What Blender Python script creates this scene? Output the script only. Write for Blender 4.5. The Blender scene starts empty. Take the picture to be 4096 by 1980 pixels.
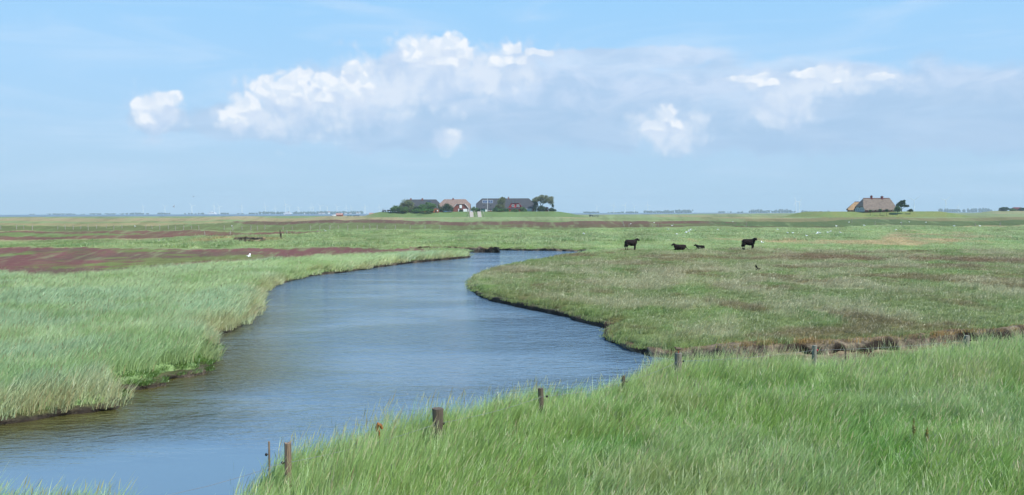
import bpy, bmesh, math, random
import numpy as np
from mathutils import Matrix, Vector, Euler

# ------------------------------------------------------------------ camera
scn = bpy.context.scene
COL = scn.collection
H = 4.3                       # eye height over the salt marsh (m)
F = 3300.0                    # focal length in photograph pixels
W0, H0 = 4096.0, 1980.0
PITCH = math.atan((990 - 851) / F)
ROLL = math.radians(-0.168)
cam_d = bpy.data.cameras.new('camera'); cam = bpy.data.objects.new('camera', cam_d); COL.objects.link(cam)
cam_d.sensor_width = 36.0; cam_d.lens = 36.0 * F / W0
cam_d.clip_start = 0.5; cam_d.clip_end = 60000
CM = Matrix.Rotation(math.pi / 2 - PITCH, 3, 'X') @ Matrix.Rotation(ROLL, 3, 'Z')
cam.matrix_world = Matrix.Translation((0, 0, H)) @ CM.to_4x4()
scn.camera = cam
scn.view_settings.view_transform = 'Standard'
scn.view_settings.look = 'None'
scn.view_settings.exposure = 0.3
scn.view_settings.gamma = 1.0
scn.cycles.max_bounces = 6
scn.cycles.diffuse_bounces = 3
scn.cycles.glossy_bounces = 3
scn.cycles.transmission_bounces = 4
scn.cycles.transparent_max_bounces = 6
scn.cycles.volume_bounces = 0

def s2l(c):
    return tuple(((v / 255.0) / 12.92 if v / 255.0 <= 0.04045 else ((v / 255.0 + 0.055) / 1.055) ** 2.4) for v in c)

def ray(px, py):
    return (CM @ Vector(((px - W0 / 2) / F, (H0 / 2 - py) / F, -1.0)))
def on_plane(px, py, z=0.0):
    d = ray(px, py); t = (z - H) / d.z
    return (d.x * t, d.y * t)
def at_dist(px, py, y):
    d = ray(px, py); t = y / d.y
    return Vector((d.x * t, y, H + d.z * t))

# ------------------------------------------------------------------ sky and sun
SUN_EL, SUN_AZ = math.radians(52), math.radians(128)   # azimuth clockwise from +Y : sun to the right, a little behind the camera
world = bpy.data.worlds.new('World'); scn.world = world; world.use_nodes = True
NT = world.node_tree; NT.nodes.clear()
def N(nt, t, **k):
    n = nt.nodes.new(t)
    for a, v in k.items(): setattr(n, a, v)
    return n
def M(nt, op, a, b=None, c=None, clamp=False):
    n = nt.nodes.new('ShaderNodeMath'); n.operation = op; n.use_clamp = clamp
    for i, v in enumerate((a, b, c)):
        if v is None: continue
        if isinstance(v, (int, float)): n.inputs[i].default_value = v
        else: nt.links.new(v, n.inputs[i])
    return n.outputs[0]
def VM(nt, op, a, b):
    n = nt.nodes.new('ShaderNodeVectorMath'); n.operation = op
    for i, v in enumerate((a, b)):
        if isinstance(v, (tuple, list)): n.inputs[i].default_value = v
        else: nt.links.new(v, n.inputs[i])
    return n.outputs[1 if op == 'LENGTH' else 0]
def MIX(nt, f, a, b, mode='MIX'):
    n = nt.nodes.new('ShaderNodeMix'); n.data_type = 'RGBA'; n.blend_type = mode; n.clamp_factor = True
    for i, v in ((0, f), (6, a), (7, b)):
        if isinstance(v, (int, float)): n.inputs[i].default_value = v
        elif isinstance(v, (tuple, list)): n.inputs[i].default_value = tuple(v) + ((1.0,) if len(v) == 3 else ())
        else: nt.links.new(v, n.inputs[i])
    return n.outputs[2]
def SS(nt, v, lo, hi, a=0.0, b=1.0):
    n = nt.nodes.new('ShaderNodeMapRange'); n.interpolation_type = 'SMOOTHSTEP'
    nt.links.new(v, n.inputs[0])
    for i, x in ((1, lo), (2, hi), (3, a), (4, b)): n.inputs[i].default_value = x
    return n.outputs[0]
def NOISE(nt, vec, scale, detail=4, rough=0.5, dist=0.0, dim='3D'):
    n = nt.nodes.new('ShaderNodeTexNoise'); n.noise_dimensions = dim
    nt.links.new(vec, n.inputs['Vector'])
    n.inputs['Scale'].default_value = scale; n.inputs['Detail'].default_value = detail
    n.inputs['Roughness'].default_value = rough; n.inputs['Distortion'].default_value = dist
    return n.outputs[0]

tc = N(NT, 'ShaderNodeTexCoord'); sep = N(NT, 'ShaderNodeSeparateXYZ'); NT.links.new(tc.outputs['Generated'], sep.inputs[0])
K = 33.0
az = M(NT, 'MULTIPLY', M(NT, 'ARCTAN2', sep.outputs[0], sep.outputs[1]), K)
el = M(NT, 'MULTIPLY', M(NT, 'ARCSINE', sep.outputs[2]), K)
cmb = N(NT, 'ShaderNodeCombineXYZ'); NT.links.new(az, cmb.inputs[0]); NT.links.new(el, cmb.inputs[1])
P = cmb.outputs[0]
def azel(px, py):
    d = ray(px, py).normalized()
    return math.atan2(d.x, d.y) * K, math.asin(d.z) * K

sky = N(NT, 'ShaderNodeTexSky', sky_type='NISHITA'); sky.sun_disc = False
sky.sun_elevation = SUN_EL; sky.sun_rotation = SUN_AZ; sky.air_density = 1.0; sky.dust_density = 0.3; sky.ozone_density = 2.0
ramp = N(NT, 'ShaderNodeValToRGB'); NT.links.new(M(NT, 'DIVIDE', el, 40.0, clamp=True), ramp.inputs[0])
cr = ramp.color_ramp; cr.elements[0].position = 0.0; cr.elements[1].position = 1.0
def stop(p, c):
    e = cr.elements.new(p); e.color = s2l(c) + (1,)
cr.elements[0].color = s2l((171, 206, 235)) + (1,)
cr.elements[1].color = s2l((88, 150, 225)) + (1,)
stop(0.06, (174, 210, 241)); stop(0.13, (168, 213, 251)); stop(0.215, (156, 211, 255)); stop(0.5, (112, 180, 248))
# clear sky = the Nishita sky blended with the pale blue of a maritime sky
STR = 0.10; SKY_G = 0.84      # display value of the sky / radiance at this exposure
sc = N(NT, 'ShaderNodeVectorMath', operation='SCALE'); NT.links.new(ramp.outputs[0], sc.inputs[0]); sc.inputs['Scale'].default_value = SKY_G / STR
clear = MIX(NT, 0.92, sky.outputs[0], sc.outputs[0])

# clouds by direction
def blob_max(blobs, P, k=0.22, under=1.0):
    acc = None
    for (px, py, rx, ry) in blobs:
        a, e = azel(px, py)
        v = VM(NT, 'SUBTRACT', P, (a, e, 0)); v = VM(NT, 'MULTIPLY', v, (100.0 / rx, 100.0 / ry, 0)); v = VM(NT, 'MAXIMUM', v, VM(NT, 'MULTIPLY', v, (1.0, under, 0)))
        d = M(NT, 'SUBTRACT', 1.0, VM(NT, 'LENGTH', v, (0, 0, 0)))
        acc = d if acc is None else M(NT, 'SMOOTH_MAX', acc, d, k)
    return acc
wn = N(NT, 'ShaderNodeTexNoise'); NT.links.new(P, wn.inputs['Vector']); wn.inputs['Scale'].default_value = 0.9; wn.inputs['Detail'].default_value = 3
Pw = VM(NT, 'ADD', P, VM(NT, 'MULTIPLY', VM(NT, 'SUBTRACT', wn.outputs['Color'], (0.5, 0.5, 0.5)), (0.7, 0.5, 0)))
def billow(P):
    a = NOISE(NT, P, 1.0, 5, 0.5, 0.25)
    v = N(NT, 'ShaderNodeTexVoronoi', feature='SMOOTH_F1'); NT.links.new(P, v.inputs['Vector']); v.inputs['Scale'].default_value = 1.9
    v.inputs['Smoothness'].default_value = 0.35; v.inputs['Detail'].default_value = 1.0; v.inputs['Roughness'].default_value = 0.45
    return M(NT, 'SUBTRACT', M(NT, 'MULTIPLY', a, 0.9), M(NT, 'MULTIPLY', v.outputs['Distance'], 0.75))
n0 = billow(Pw)
n1 = billow(VM(NT, 'ADD', Pw, (0.10, 0.22, 0)))
body = blob_max([(1150, 490, 430, 80), (1600, 500, 380, 90), (1500, 430, 420, 170), (1900, 400, 420, 190), (2350, 420, 480, 190), (2900, 430, 520, 190),
                 (3400, 440, 620, 170), (4000, 420, 600, 150), (1680, 290, 200, 110), (2500, 235, 420, 50), (640, 480, 120, 50), (4600, 430, 600, 170)], Pw, 0.25)
bn = NOISE(NT, P, 0.55, 5, 0.55, 0.3)
bmask = SS(NT, M(NT, 'ADD', body, M(NT, 'MULTIPLY', M(NT, 'SUBTRACT', bn, 0.5), 0.8)), -0.12, 0.22)
st = VM(NT, 'MULTIPLY', P, (0.45, 1.1, 0))
bn2 = NOISE(NT, st, 0.9, 5, 0.6, 0.6)
bcol = MIX(NT, SS(NT, bn2, 0.36, 0.66), tuple(v * SKY_G / STR for v in s2l((178, 205, 236))), tuple(v * SKY_G / STR for v in s2l((210, 225, 247))))
# darker, bluer cloud bases
base_f = SS(NT, el, 3.2, 5.2)
bcol = MIX(NT, base_f, MIX(NT, 0.75, bcol, tuple(v * SKY_G / STR for v in s2l((167, 198, 230)))), bcol)
c1 = MIX(NT, M(NT, 'MULTIPLY', bmask, 0.9), clear, bcol)
# soft haze streaks lower down
hz = NOISE(NT, VM(NT, 'MULTIPLY', P, (0.22, 1.0, 0)), 1.0, 4, 0.5)
c1 = MIX(NT, M(NT, 'MULTIPLY', SS(NT, hz, 0.45, 0.8), SS(NT, el, 7.5, 1.0, 0.0, 0.32)), c1, tuple(v * SKY_G / STR for v in s2l((196, 219, 243))))
# cirrus
ci = NOISE(NT, VM(NT, 'MULTIPLY', VM(NT, 'ADD', P, (0, 0, 3)), (0.16, 0.9, 1)), 0.8, 5, 0.55, 0.8)
c1 = MIX(NT, SS(NT, ci, 0.44, 0.78, 0.0, 0.5), c1, tuple(v * SKY_G / STR for v in s2l((205, 228, 252))))
puffs = [(610, 418, 78, 62), (585, 462, 60, 40), (655, 400, 70, 48), (570, 478, 40, 32), (945, 470, 62, 48), (1010, 420, 78, 62), (1075, 365, 82, 62), (1080, 330, 55, 50),
         (1195, 320, 82, 62), (1180, 358, 130, 75), (1275, 330, 65, 52), (1350, 345, 105, 66), (1400, 278, 62, 52), (1415, 365, 90, 62),
         (1300, 385, 90, 40), (1150, 395, 80, 42), (985, 425, 80, 38), (1230, 300, 40, 34), (1450, 330, 60, 50),
         (1720, 205, 115, 62), (1795, 180, 92, 58), (1650, 232, 62, 38), (1850, 215, 62, 40), (1760, 245, 130, 36),
         (2055, 197, 66, 34), (2150, 214, 80, 22), (1990, 250, 60, 34), (2050, 238, 85, 26),
         (2660, 470, 60, 46), (2622, 505, 80, 36), (2700, 490, 50, 34), (2985, 308, 80, 18), (3230, 292, 125, 22), (3350, 310, 110, 22), (3500, 308, 75, 17), (3060, 330, 60, 22),
         (1805, 522, 22, 22)]
pf = blob_max(puffs, Pw, 0.12, 0.85)
pfB = blob_max(puffs, VM(NT, 'ADD', Pw, (0.0, 0.30, 0)), 0.12, 0.85)      # the heap a little higher up: tells tops from undersides
pd = M(NT, 'ADD', pf, M(NT, 'MULTIPLY', M(NT, 'ADD', n0, 0.10), 0.95))
pmask = SS(NT, pd, -0.02, 0.42)
lit = SS(NT, M(NT, 'SUBTRACT', n0, n1), -0.20, 0.18)
deep = SS(NT, pd, 0.10, 0.75)
whi = MIX(NT, lit, tuple(v * SKY_G / STR for v in s2l((222, 234, 249))), tuple(v * SKY_G / STR for v in s2l((245, 249, 255))))
shn = NOISE(NT, VM(NT, 'ADD', Pw, (4.0, 0, 0)), 0.9, 4, 0.5)
whi = MIX(NT, SS(NT, shn, 0.42, 0.66, 0.0, 0.8), whi, tuple(v * SKY_G / STR for v in s2l((217, 230, 247))))
belly = SS(NT, M(NT, 'SUBTRACT', pfB, pf), -0.12, 0.42)
whi = MIX(NT, M(NT, 'MULTIPLY', belly, 0.85), whi, tuple(v * SKY_G / STR for v in s2l((202, 219, 243))))
whi = MIX(NT, M(NT, 'MULTIPLY', deep, 0.08), whi, tuple(v * SKY_G / STR for v in s2l((250, 252, 255))))
# second, softer layer under the puffs so that they melt into the grey body
soft = blob_max([(1180, 410, 270, 130), (1450, 360, 190, 160), (1600, 330, 170, 120), (1740, 280, 250, 150), (1930, 300, 200, 90), (2060, 250, 170, 90), (2680, 500, 190, 90), (3260, 320, 330, 55), (3120, 400, 150, 110), (620, 440, 110, 90), (1790, 550, 80, 60),
                  (1060, 470, 190, 70)], Pw, 0.2, 0.8)
smask = SS(NT, M(NT, 'ADD', soft, M(NT, 'MULTIPLY', n0, 0.8)), -0.2, 0.6)
c2 = MIX(NT, M(NT, 'MULTIPLY', smask, 0.85), c1, MIX(NT, SS(NT, NOISE(NT, VM(NT, 'ADD', Pw, (9.0, 2.0, 0)), 0.7, 5, 0.55, 0.3), 0.36, 0.62), tuple(v * SKY_G / STR for v in s2l((196, 216, 242))), tuple(v * SKY_G / STR for v in s2l((226, 236, 250)))))
# the undersides of the heaps dissolve into the grey cloud deck below them
und = SS(NT, M(NT, 'ADD', pf, M(NT, 'MULTIPLY', n0, 0.5)), 0.1, 0.6)
pn = NOISE(NT, P, 0.42, 3, 0.5)
pmask = M(NT, 'MULTIPLY', pmask, SS(NT, belly, 0.55, 1.0, 1.0, 0.55))
c3 = MIX(NT, M(NT, 'MULTIPLY', pmask, SS(NT, M(NT, 'ADD', und, M(NT, 'MULTIPLY', pn, 0.8)), 0.2, 0.9, 0.62, 0.97)), c2, whi)
bg = N(NT, 'ShaderNodeBackground'); NT.links.new(c3, bg.inputs['Color']); bg.inputs['Strength'].default_value = STR
wo = N(NT, 'ShaderNodeOutputWorld'); NT.links.new(bg.outputs[0], wo.inputs['Surface'])
world.cycles.sampling_method = 'MANUAL'; world.cycles.sample_map_resolution = 512

sun_d = bpy.data.lights.new('sun', 'SUN'); sun_o = bpy.data.objects.new('sun', sun_d); COL.objects.link(sun_o)
sun_d.energy = 4.6; sun_d.angle = math.radians(0.53); sun_d.color = (1.0, 0.96, 0.88)
sd = Vector((math.sin(SUN_AZ) * math.cos(SUN_EL), math.cos(SUN_AZ) * math.cos(SUN_EL), math.sin(SUN_EL)))
sun_o.rotation_euler = sd.to_track_quat('Z', 'Y').to_euler()

# ------------------------------------------------------------------ helpers
rng = np.random.default_rng(11)
random.seed(5)
def tag(o, label=None, cat=None, group=None, kind=None):
    if label: o['label'] = label
    if cat: o['category'] = cat
    if group: o['group'] = group
    if kind: o['kind'] = kind
    return o
def empty(name, loc=(0, 0, 0), rz=0.0):
    o = bpy.data.objects.new(name, None); COL.objects.link(o); o.location = loc; o.rotation_euler = (0, 0, rz); o.empty_display_size = 0.2
    return o
def link_mesh(name, verts, faces, mat, parent=None, smooth=False, col=None, coll=None):
    me = bpy.data.meshes.new(name)
    verts = np.asarray(verts, dtype=np.float32).reshape(-1, 3)
    if isinstance(faces, np.ndarray) and faces.ndim == 2:
        nf, k = faces.shape
        me.vertices.add(len(verts)); me.vertices.foreach_set('co', verts.ravel())
        me.loops.add(nf * k); me.loops.foreach_set('vertex_index', faces.astype(np.int32).ravel())
        me.polygons.add(nf); me.polygons.foreach_set('loop_start', np.arange(0, nf * k, k, dtype=np.int32))
        me.polygons.foreach_set('loop_total', np.full(nf, k, dtype=np.int32))
        me.update(calc_edges=True)
    else:
        me.from_pydata([tuple(map(float, v)) for v in verts], [], [tuple(map(int, f)) for f in faces]); me.update()
    if smooth: me.polygons.foreach_set('use_smooth', np.ones(len(me.polygons), dtype=bool))
    if col is not None:
        for nm, arr in col.items():
            a = me.attributes.new(nm, 'FLOAT_COLOR', 'POINT')
            arr = np.concatenate([arr, np.ones((len(arr), 1))], 1) if arr.shape[1] == 3 else arr
            a.data.foreach_set('color', arr.astype(np.float32).ravel())
    if mat: me.materials.append(mat)
    o = bpy.data.objects.new(name, me); (coll or COL).objects.link(o)
    if parent: o.parent = parent
    return o
class MB:
    def __init__(s): s.v = []; s.f = []
    def add(s, v, f):
        b = len(s.v); s.v += [tuple(x) for x in v]; s.f += [tuple(i + b for i in q) for q in f]; return s
    def box(s, x0, x1, y0, y1, z0, z1):
        v = [(x, y, z) for z in (z0, z1) for y in (y0, y1) for x in (x0, x1)]
        return s.add(v, [(0, 2, 3, 1), (4, 5, 7, 6), (0, 1, 5, 4), (2, 6, 7, 3), (0, 4, 6, 2), (1, 3, 7, 5)])
    def tube(s, pts, rad, n=6, caps=True):
        pts = [Vector(p) for p in pts]; rings = []
        for i, p in enumerate(pts):
            d = (pts[min(i + 1, len(pts) - 1)] - pts[max(i - 1, 0)]).normalized()
            q = d.to_track_quat('Z', 'Y'); r = rad[i] if hasattr(rad, '__len__') else rad
            rings.append([p + q @ Vector((math.cos(2 * math.pi * k / n) * r, math.sin(2 * math.pi * k / n) * r, 0)) for k in range(n)])
        v = [x for r in rings for x in r]; f = []
        for i in range(len(pts) - 1):
            for k in range(n):
                a, b = i * n + k, i * n + (k + 1) % n; f.append((a, b, b + n, a + n))
        if caps: f += [tuple(range(n))[::-1], tuple(range((len(pts) - 1) * n, len(pts) * n))]
        return s.add(v, f)
    def ball(s, c, r, nu=8, nv=6):
        rx, ry, rz = r if hasattr(r, '__len__') else (r, r, r); v = [(c[0], c[1], c[2] - rz)]; f = []
        for j in range(1, nv):
            t = math.pi * j / nv
            for i in range(nu):
                p = 2 * math.pi * i / nu; v.append((c[0] + rx * math.sin(t) * math.cos(p), c[1] + ry * math.sin(t) * math.sin(p), c[2] - rz * math.cos(t)))
        v.append((c[0], c[1], c[2] + rz)); L = len(v) - 1
        for i in range(nu): f.append((0, 1 + (i + 1) % nu, 1 + i)); f.append((L, 1 + (nv - 2) * nu + i, 1 + (nv - 2) * nu + (i + 1) % nu))
        for j in range(nv - 2):
            for i in range(nu):
                a = 1 + j * nu + i; b = 1 + j * nu + (i + 1) % nu; f.append((a, b, b + nu, a + nu))
        return s.add(v, f)
    def build(s, name, mat, parent=None, smooth=False):
        return link_mesh(name, s.v, s.f, mat, parent, smooth)

def mat_basic(name, c, rough=0.8, var=0.15, scale=3.0, spec=0.3, bump=0.0, metallic=0.0, coords='Object'):
    m = bpy.data.materials.new(name); m.use_nodes = True; nt = m.node_tree; b = nt.nodes['Principled BSDF']
    t = nt.nodes.new('ShaderNodeTexCoord'); n = NOISE(nt, t.outputs[coords], scale, 4, 0.6)
    lo = tuple(v * (1 - var) for v in c); hi = tuple(min(1, v * (1 + var)) for v in c)
    nt.links.new(MIX(nt, SS(nt, n, 0.3, 0.7), lo, hi), b.inputs['Base Color'])
    b.inputs['Roughness'].default_value = rough; b.inputs['Specular IOR Level'].default_value = spec; b.inputs['Metallic'].default_value = metallic
    if bump:
        bp = nt.nodes.new('ShaderNodeBump'); bp.inputs['Strength'].default_value = bump; nt.links.new(n, bp.inputs['Height']); nt.links.new(bp.outputs[0], b.inputs['Normal'])
    return m

# value noise in numpy
def _hash(ix, iy, seed):
    h = (ix * 374761393 + iy * 668265263 + seed * 974711) & 0x7fffffff
    h = ((h ^ (h >> 13)) * 1274126177) & 0x7fffffff
    return ((h ^ (h >> 16)) & 0xffff) / 65535.0
def vnoise(x, y, seed=0):
    x = np.asarray(x, float); y = np.asarray(y, float)
    ix = np.floor(x).astype(np.int64); iy = np.floor(y).astype(np.int64); fx = x - ix; fy = y - iy
    fx = fx * fx * (3 - 2 * fx); fy = fy * fy * (3 - 2 * fy)
    a = _hash(ix, iy, seed); b = _hash(ix + 1, iy, seed); c = _hash(ix, iy + 1, seed); d = _hash(ix + 1, iy + 1, seed)
    return (a * (1 - fx) + b * fx) * (1 - fy) + (c * (1 - fx) + d * fx) * fy
def fbm(x, y, seed=0, o=4, g=0.5):
    s = 0; a = 1; t = 0
    for i in range(o):
        s = s + a * vnoise(np.asarray(x) * 2 ** i + 17.3 * i, np.asarray(y) * 2 ** i - 9.1 * i, seed + i); t += a; a *= g
    return s / t
def sstep(lo, hi, v):
    t = np.clip((v - lo) / (hi - lo), 0, 1); return t * t * (3 - 2 * t)
def inpoly(x, y, poly):
    c = np.zeros(x.shape, bool); n = len(poly); j = n - 1
    for i in range(n):
        xi, yi = poly[i]; xj, yj = poly[j]
        if yi != yj:
            c ^= ((yi > y) != (yj > y)) & (x < (xj - xi) * (y - yi) / (yj - yi) + xi)
        j = i
    return c
def sdpoly(x, y, poly, closed=True):
    d = np.full(x.shape, 1e9); n = len(poly)
    for i in range(n if closed else n - 1):
        ax, ay = poly[i]; bx, by = poly[(i + 1) % n]; dx, dy = bx - ax, by - ay; L = dx * dx + dy * dy + 1e-9
        t = np.clip(((x - ax) * dx + (y - ay) * dy) / L, 0, 1)
        d = np.minimum(d, (x - ax - t * dx) ** 2 + (y - ay - t * dy) ** 2)
    return np.sqrt(d)

# ------------------------------------------------------------------ the creek outline, in metres on the ground
S = W0 / 2576.0
def wl(pts, z): return [on_plane(a * S, b * S, z) for a, b in pts]
WZ = -0.42
left_w = wl([(-260, 1110), (-120, 1085), (0, 1070), (60, 1060), (105, 1052), (150, 1047), (230, 1040), (290, 1031), (303, 1020), (300, 1000), (303, 988), (340, 982), (385, 978), (408, 970),
             (412, 958), (440, 952), (480, 949), (525, 940), (532, 925), (534, 905), (550, 888), (545, 880), (534, 868), (530, 848), (555, 841), (600, 822), (635, 802),
             (648, 788), (645, 770), (648, 748), (680, 724), (720, 710), (790, 694), (870, 685), (950, 673), (1010, 665), (1080, 658), (1150, 652), (1183, 647)], WZ)
back_w = wl([(1187, 640), (1172, 634), (1060, 631), (1060, 627.5), (1180, 628.5), (1260, 630), (1380, 631), (1460, 632.5), (1500, 634.5)], WZ)
right_w = wl([(1465, 640), (1430, 646), (1390, 653), (1330, 664), (1270, 676), (1220, 689), (1192, 700), (1178, 713), (1182, 727), (1197, 742), (1230, 755), (1290, 770), (1350, 783),
              (1420, 797), (1470, 812), (1520, 826), (1550, 828), (1540, 838), (1524, 846), (1522, 859), (1545, 872), (1580, 885), (1640, 896), (1700, 903), (1760, 906), (1850, 906),
              (1950, 900), (2020, 896), (2060, 899), (2120, 897), (2180, 892), (2240, 889), (2300, 884), (2360, 877), (2420, 868), (2470, 866), (2530, 864), (2576, 858), (2700, 850), (3000, 830)], WZ)
near_e = wl([(3000, 812), (2700, 838), (2576, 847), (2450, 862), (2350, 876), (2250, 886), (2100, 896), (2000, 905), (1850, 906), (1750, 903), (1670, 906), (1600, 927), (1540, 948), (1500, 966),
             (1400, 977), (1300, 988), (1200, 1012), (1100, 1042), (1000, 1064), (945, 1072), (910, 1100), (800, 1122), (700, 1152), (640, 1172), (612, 1200), (595, 1240), (560, 1300), (400, 1310),
             (290, 1285), (200, 1238), (0, 1236), (-300, 1240)], 0.33)
def subdiv(pts, step, jit, seed):
    out = []; rs = np.random.default_rng(seed)
    for i in range(len(pts) - 1):
        a = np.array(pts[i]); b = np.array(pts[i + 1]); L = np.linalg.norm(b - a); n = max(1, int(L / step))
        nrm = np.array([b[1] - a[1], a[0] - b[0]]) / (L + 1e-9)
        for k in range(n):
            p = a + (b - a) * k / n; s = 1.0
            out.append(tuple(p + nrm * jit * (fbm(p[0] * 1.3, p[1] * 1.3, seed, 3) - 0.5) * 2))
    out.append(pts[-1]); return out
left_w = subdiv(left_w, 0.6, 0.16, 1); back_w = subdiv(back_w, 1.5, 0.3, 2); right_w = subdiv(right_w, 0.5, 0.16, 3); near_e = subdiv(near_e, 0.8, 0.15, 4)
CREEK = left_w + back_w + right_w + near_e
pond = wl([(2548, 607), (2580, 603), (2700, 601), (2700, 612), (2580, 611)], WZ)
ditch = wl([(516, 612), (560, 606), (600, 605), (668, 608), (668, 613.5), (600, 615), (530, 616)], WZ)

NEAR_P = near_e + [(-40, 9), (-40, -15), (40, -15), (60, 20)]
def terrain_z(x, y, step=True):
    x = np.asarray(x, float); y = np.asarray(y, float); d = np.hypot(x, y)
    z = (fbm(x / 9, y / 9, 21, 3) - 0.5) * 0.22 * sstep(14, 40, d) + (fbm(x / 1.5, y / 1.5, 22, 2) - 0.5) * 0.08
    z = z + (fbm(x / 90, y / 90, 23, 3) - 0.5) * 0.5 * sstep(110, 300, d)
    m = d < 150
    if m.any():
        xs, ys = x[m], y[m]
        dd = sdpoly(xs, ys, CREEK); ins = inpoly(xs, ys, CREEK)
        sd_ = np.where(ins, dd, -dd)
        # mud bed rises in the side creek on the right
        bed = -1.3 + 0.98 * sstep(4.5, 8.5, xs) * sstep(24.0, 26.0, ys) * (ys < 36)
        bed = bed + (fbm(xs * 1.2, ys * 1.2, 31, 3) - 0.5) * 0.1
        scarp = sstep(4.5, 7.5, xs) * (ys < 40) * sstep(24.0, 26.0, ys)
        zz = z[m]; zm = zz * (0.25 + 0.75 * sstep(0, -3, sd_))
        nearb = inpoly(xs, ys, [(p[0], p[1] + 0.0) for p in NEAR_P])
        droop = np.where(nearb, 0.10, 0.20 + 0.09 * (xs < -1) * (ys < 70) + 0.1 * (fbm(xs * 0.7, ys * 0.7, 24, 3) - 0.5)) * (1 - scarp)
        zm = zm - droop * sstep(-0.75, 0.0, sd_) + 0.06 * scarp * sstep(-9, -0.8, sd_) * ~nearb
        if step: zm = zm + sstep(-0.30, -0.08, sd_) * (bed - zm)
        for pl in (pond, ditch):
            q = sdpoly(xs, ys, pl); q = np.where(inpoly(xs, ys, pl), q, -q); zm = zm + sstep(-0.4, 0.5, q) * (-0.95 - zm)
        z = z.copy(); z[m] = zm
    # dwelling mounds (terps)
    def mound(cx, cy, rx, ry, h, top):
        r = np.hypot((x - cx) / rx, (y - cy) / ry); return h * (1 - sstep(top, 1.0, r))
    # central terp: long rounded rectangle
    ex = np.maximum(np.abs(x - TC[0]) - 86, 0); ey = np.maximum(np.abs(y - TC[1]) - 36, 0)
    r = np.hypot(ex / np.where(x < TC[0], 28, 42), ey / 22); z = z + TC[2] * (1 - sstep(0, 1, r))
    ex = np.maximum(np.abs(x - TR[0]) - 41, 0); ey = np.maximum(np.abs(y - TR[1]) - 25, 0)
    r = np.hypot(ex / np.where(x < TR[0], 22, 32), ey / 26); z = z + TR[2] * (1 - sstep(0, 1, r))
    z = z + mound(790, 1300, 75, 45, 5.0, 0.35)
    return z
# terps: centre x, y and height
TC = (at_dist(1870, 850, 832).x, 868.0, 5.6)
TR = (at_dist(3530, 850, 635).x, 660.0, 4.42)
# ------------------------------------------------------------------ ground colours (albedo), laid out in metres
def alb(c, k=1.55): return np.array(s2l(c)) / k
def gp(pts, z=0.0): return [on_plane(px, py, z) for px, py in pts]
Z_TAN1 = gp([(-3000, 872.5), (0, 871), (1500, 868.5), (1600, 885), (800, 884), (-3000, 883)])
Z_TAN2 = gp([(-3000, 893), (0, 893), (700, 889), (820, 893), (600, 901), (-3000, 902)])
Z_MAROON = gp([(800, 891), (1100, 883.5), (1700, 884), (2300, 885), (3050, 888), (3150, 893), (2300, 900), (1000, 894)])
Z_OLIVE = gp([(-3000, 902), (650, 902), (850, 892), (1100, 893), (2300, 899), (3100, 894), (3400, 902), (3000, 906), (2300, 915), (1500, 918), (1200, 922), (-3000, 921)])
Z_BROWN2 = gp([(2100, 897), (3100, 896), (3300, 905), (2700, 907), (2300, 913), (1900, 914)])
Z_OLIVR = gp([(2900, 871), (6500, 864), (6500, 876), (4096, 880), (2900, 885)])
Z_DARKR = gp([(2900, 884), (4096, 880), (6500, 876), (6500, 892), (4096, 896), (3700, 903), (2900, 903)])
Z_RED1 = gp([(-3000, 922), (0, 924), (400, 923), (700, 923), (1000, 926), (1400, 931), (1350, 936), (800, 947), (600, 955), (-3000, 958)])
Z_RED1G = gp([(-3000, 932), (0, 929), (300, 930), (580, 937), (450, 942), (0, 945), (-3000, 948)])
Z_T1 = gp([(-3000, 958), (0, 953), (620, 954), (700, 942), (1300, 926), (1500, 919), (2240, 915), (2600, 908), (3000, 906), (3600, 904), (4096, 898), (6500, 894)], 0.45) + gp([(6500, 1000),
           (4096, 1003), (3300, 996), (3000, 992), (2700, 997), (2400, 1004), (2200, 1003), (1700, 992), (1000, 988), (0, 988), (-3000, 988)])
Z_TANR = gp([(2980, 964), (3200, 958), (3450, 957), (3620, 930), (3850, 932), (4000, 950), (3900, 972), (3650, 984), (3450, 975), (3000, 969)])
Z_TANM = gp([(2560, 962), (2800, 955), (3000, 957), (3000, 968), (2700, 972)])
Z_PINK = gp([(-3000, 990), (300, 991), (800, 994), (1500, 993), (1720, 999), (1560, 1008), (1000, 1032), (700, 1052), (380, 1074), (200, 1084), (-200, 1070), (-3000, 1066)]); Z_PINK = gp([(-3000, 990), (300, 991), (800, 994), (1500, 993), (1720, 996)]) + gp([(1720, 999), (1560, 1008), (1000, 1032), (700, 1052), (380, 1074), (200, 1084), (-200, 1070), (-3000, 1066)], 0.5)
Z_PINKG = gp([(-3000, 1045), (0, 1046), (350, 1036), (600, 1021), (1050, 1008), (1050, 1022), (700, 1044), (350, 1054), (0, 1060), (-3000, 1060)], 0.25)
Z_LEFT = gp([(-3000, 1066), (0, 1080), (150, 1084), (300, 1086), (600, 1060), (1000, 1032), (1500, 1005), (1890, 994)], 0.5) + gp([ (1890, 1060), (1200, 1300), (1000, 1560), (500, 1720), (-3000, 1900)])
Z_MARSH = gp([(2260, 1008), (2600, 1000), (3300, 996), (4096, 1003), (6500, 1003), (6500, 1340), (4096, 1350), (2700, 1450), (1850, 1230), (1800, 1100)])
NEAR_POLY = near_e + [(-40, 9), (-40, -15), (40, -15), (60, 20)]

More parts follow.
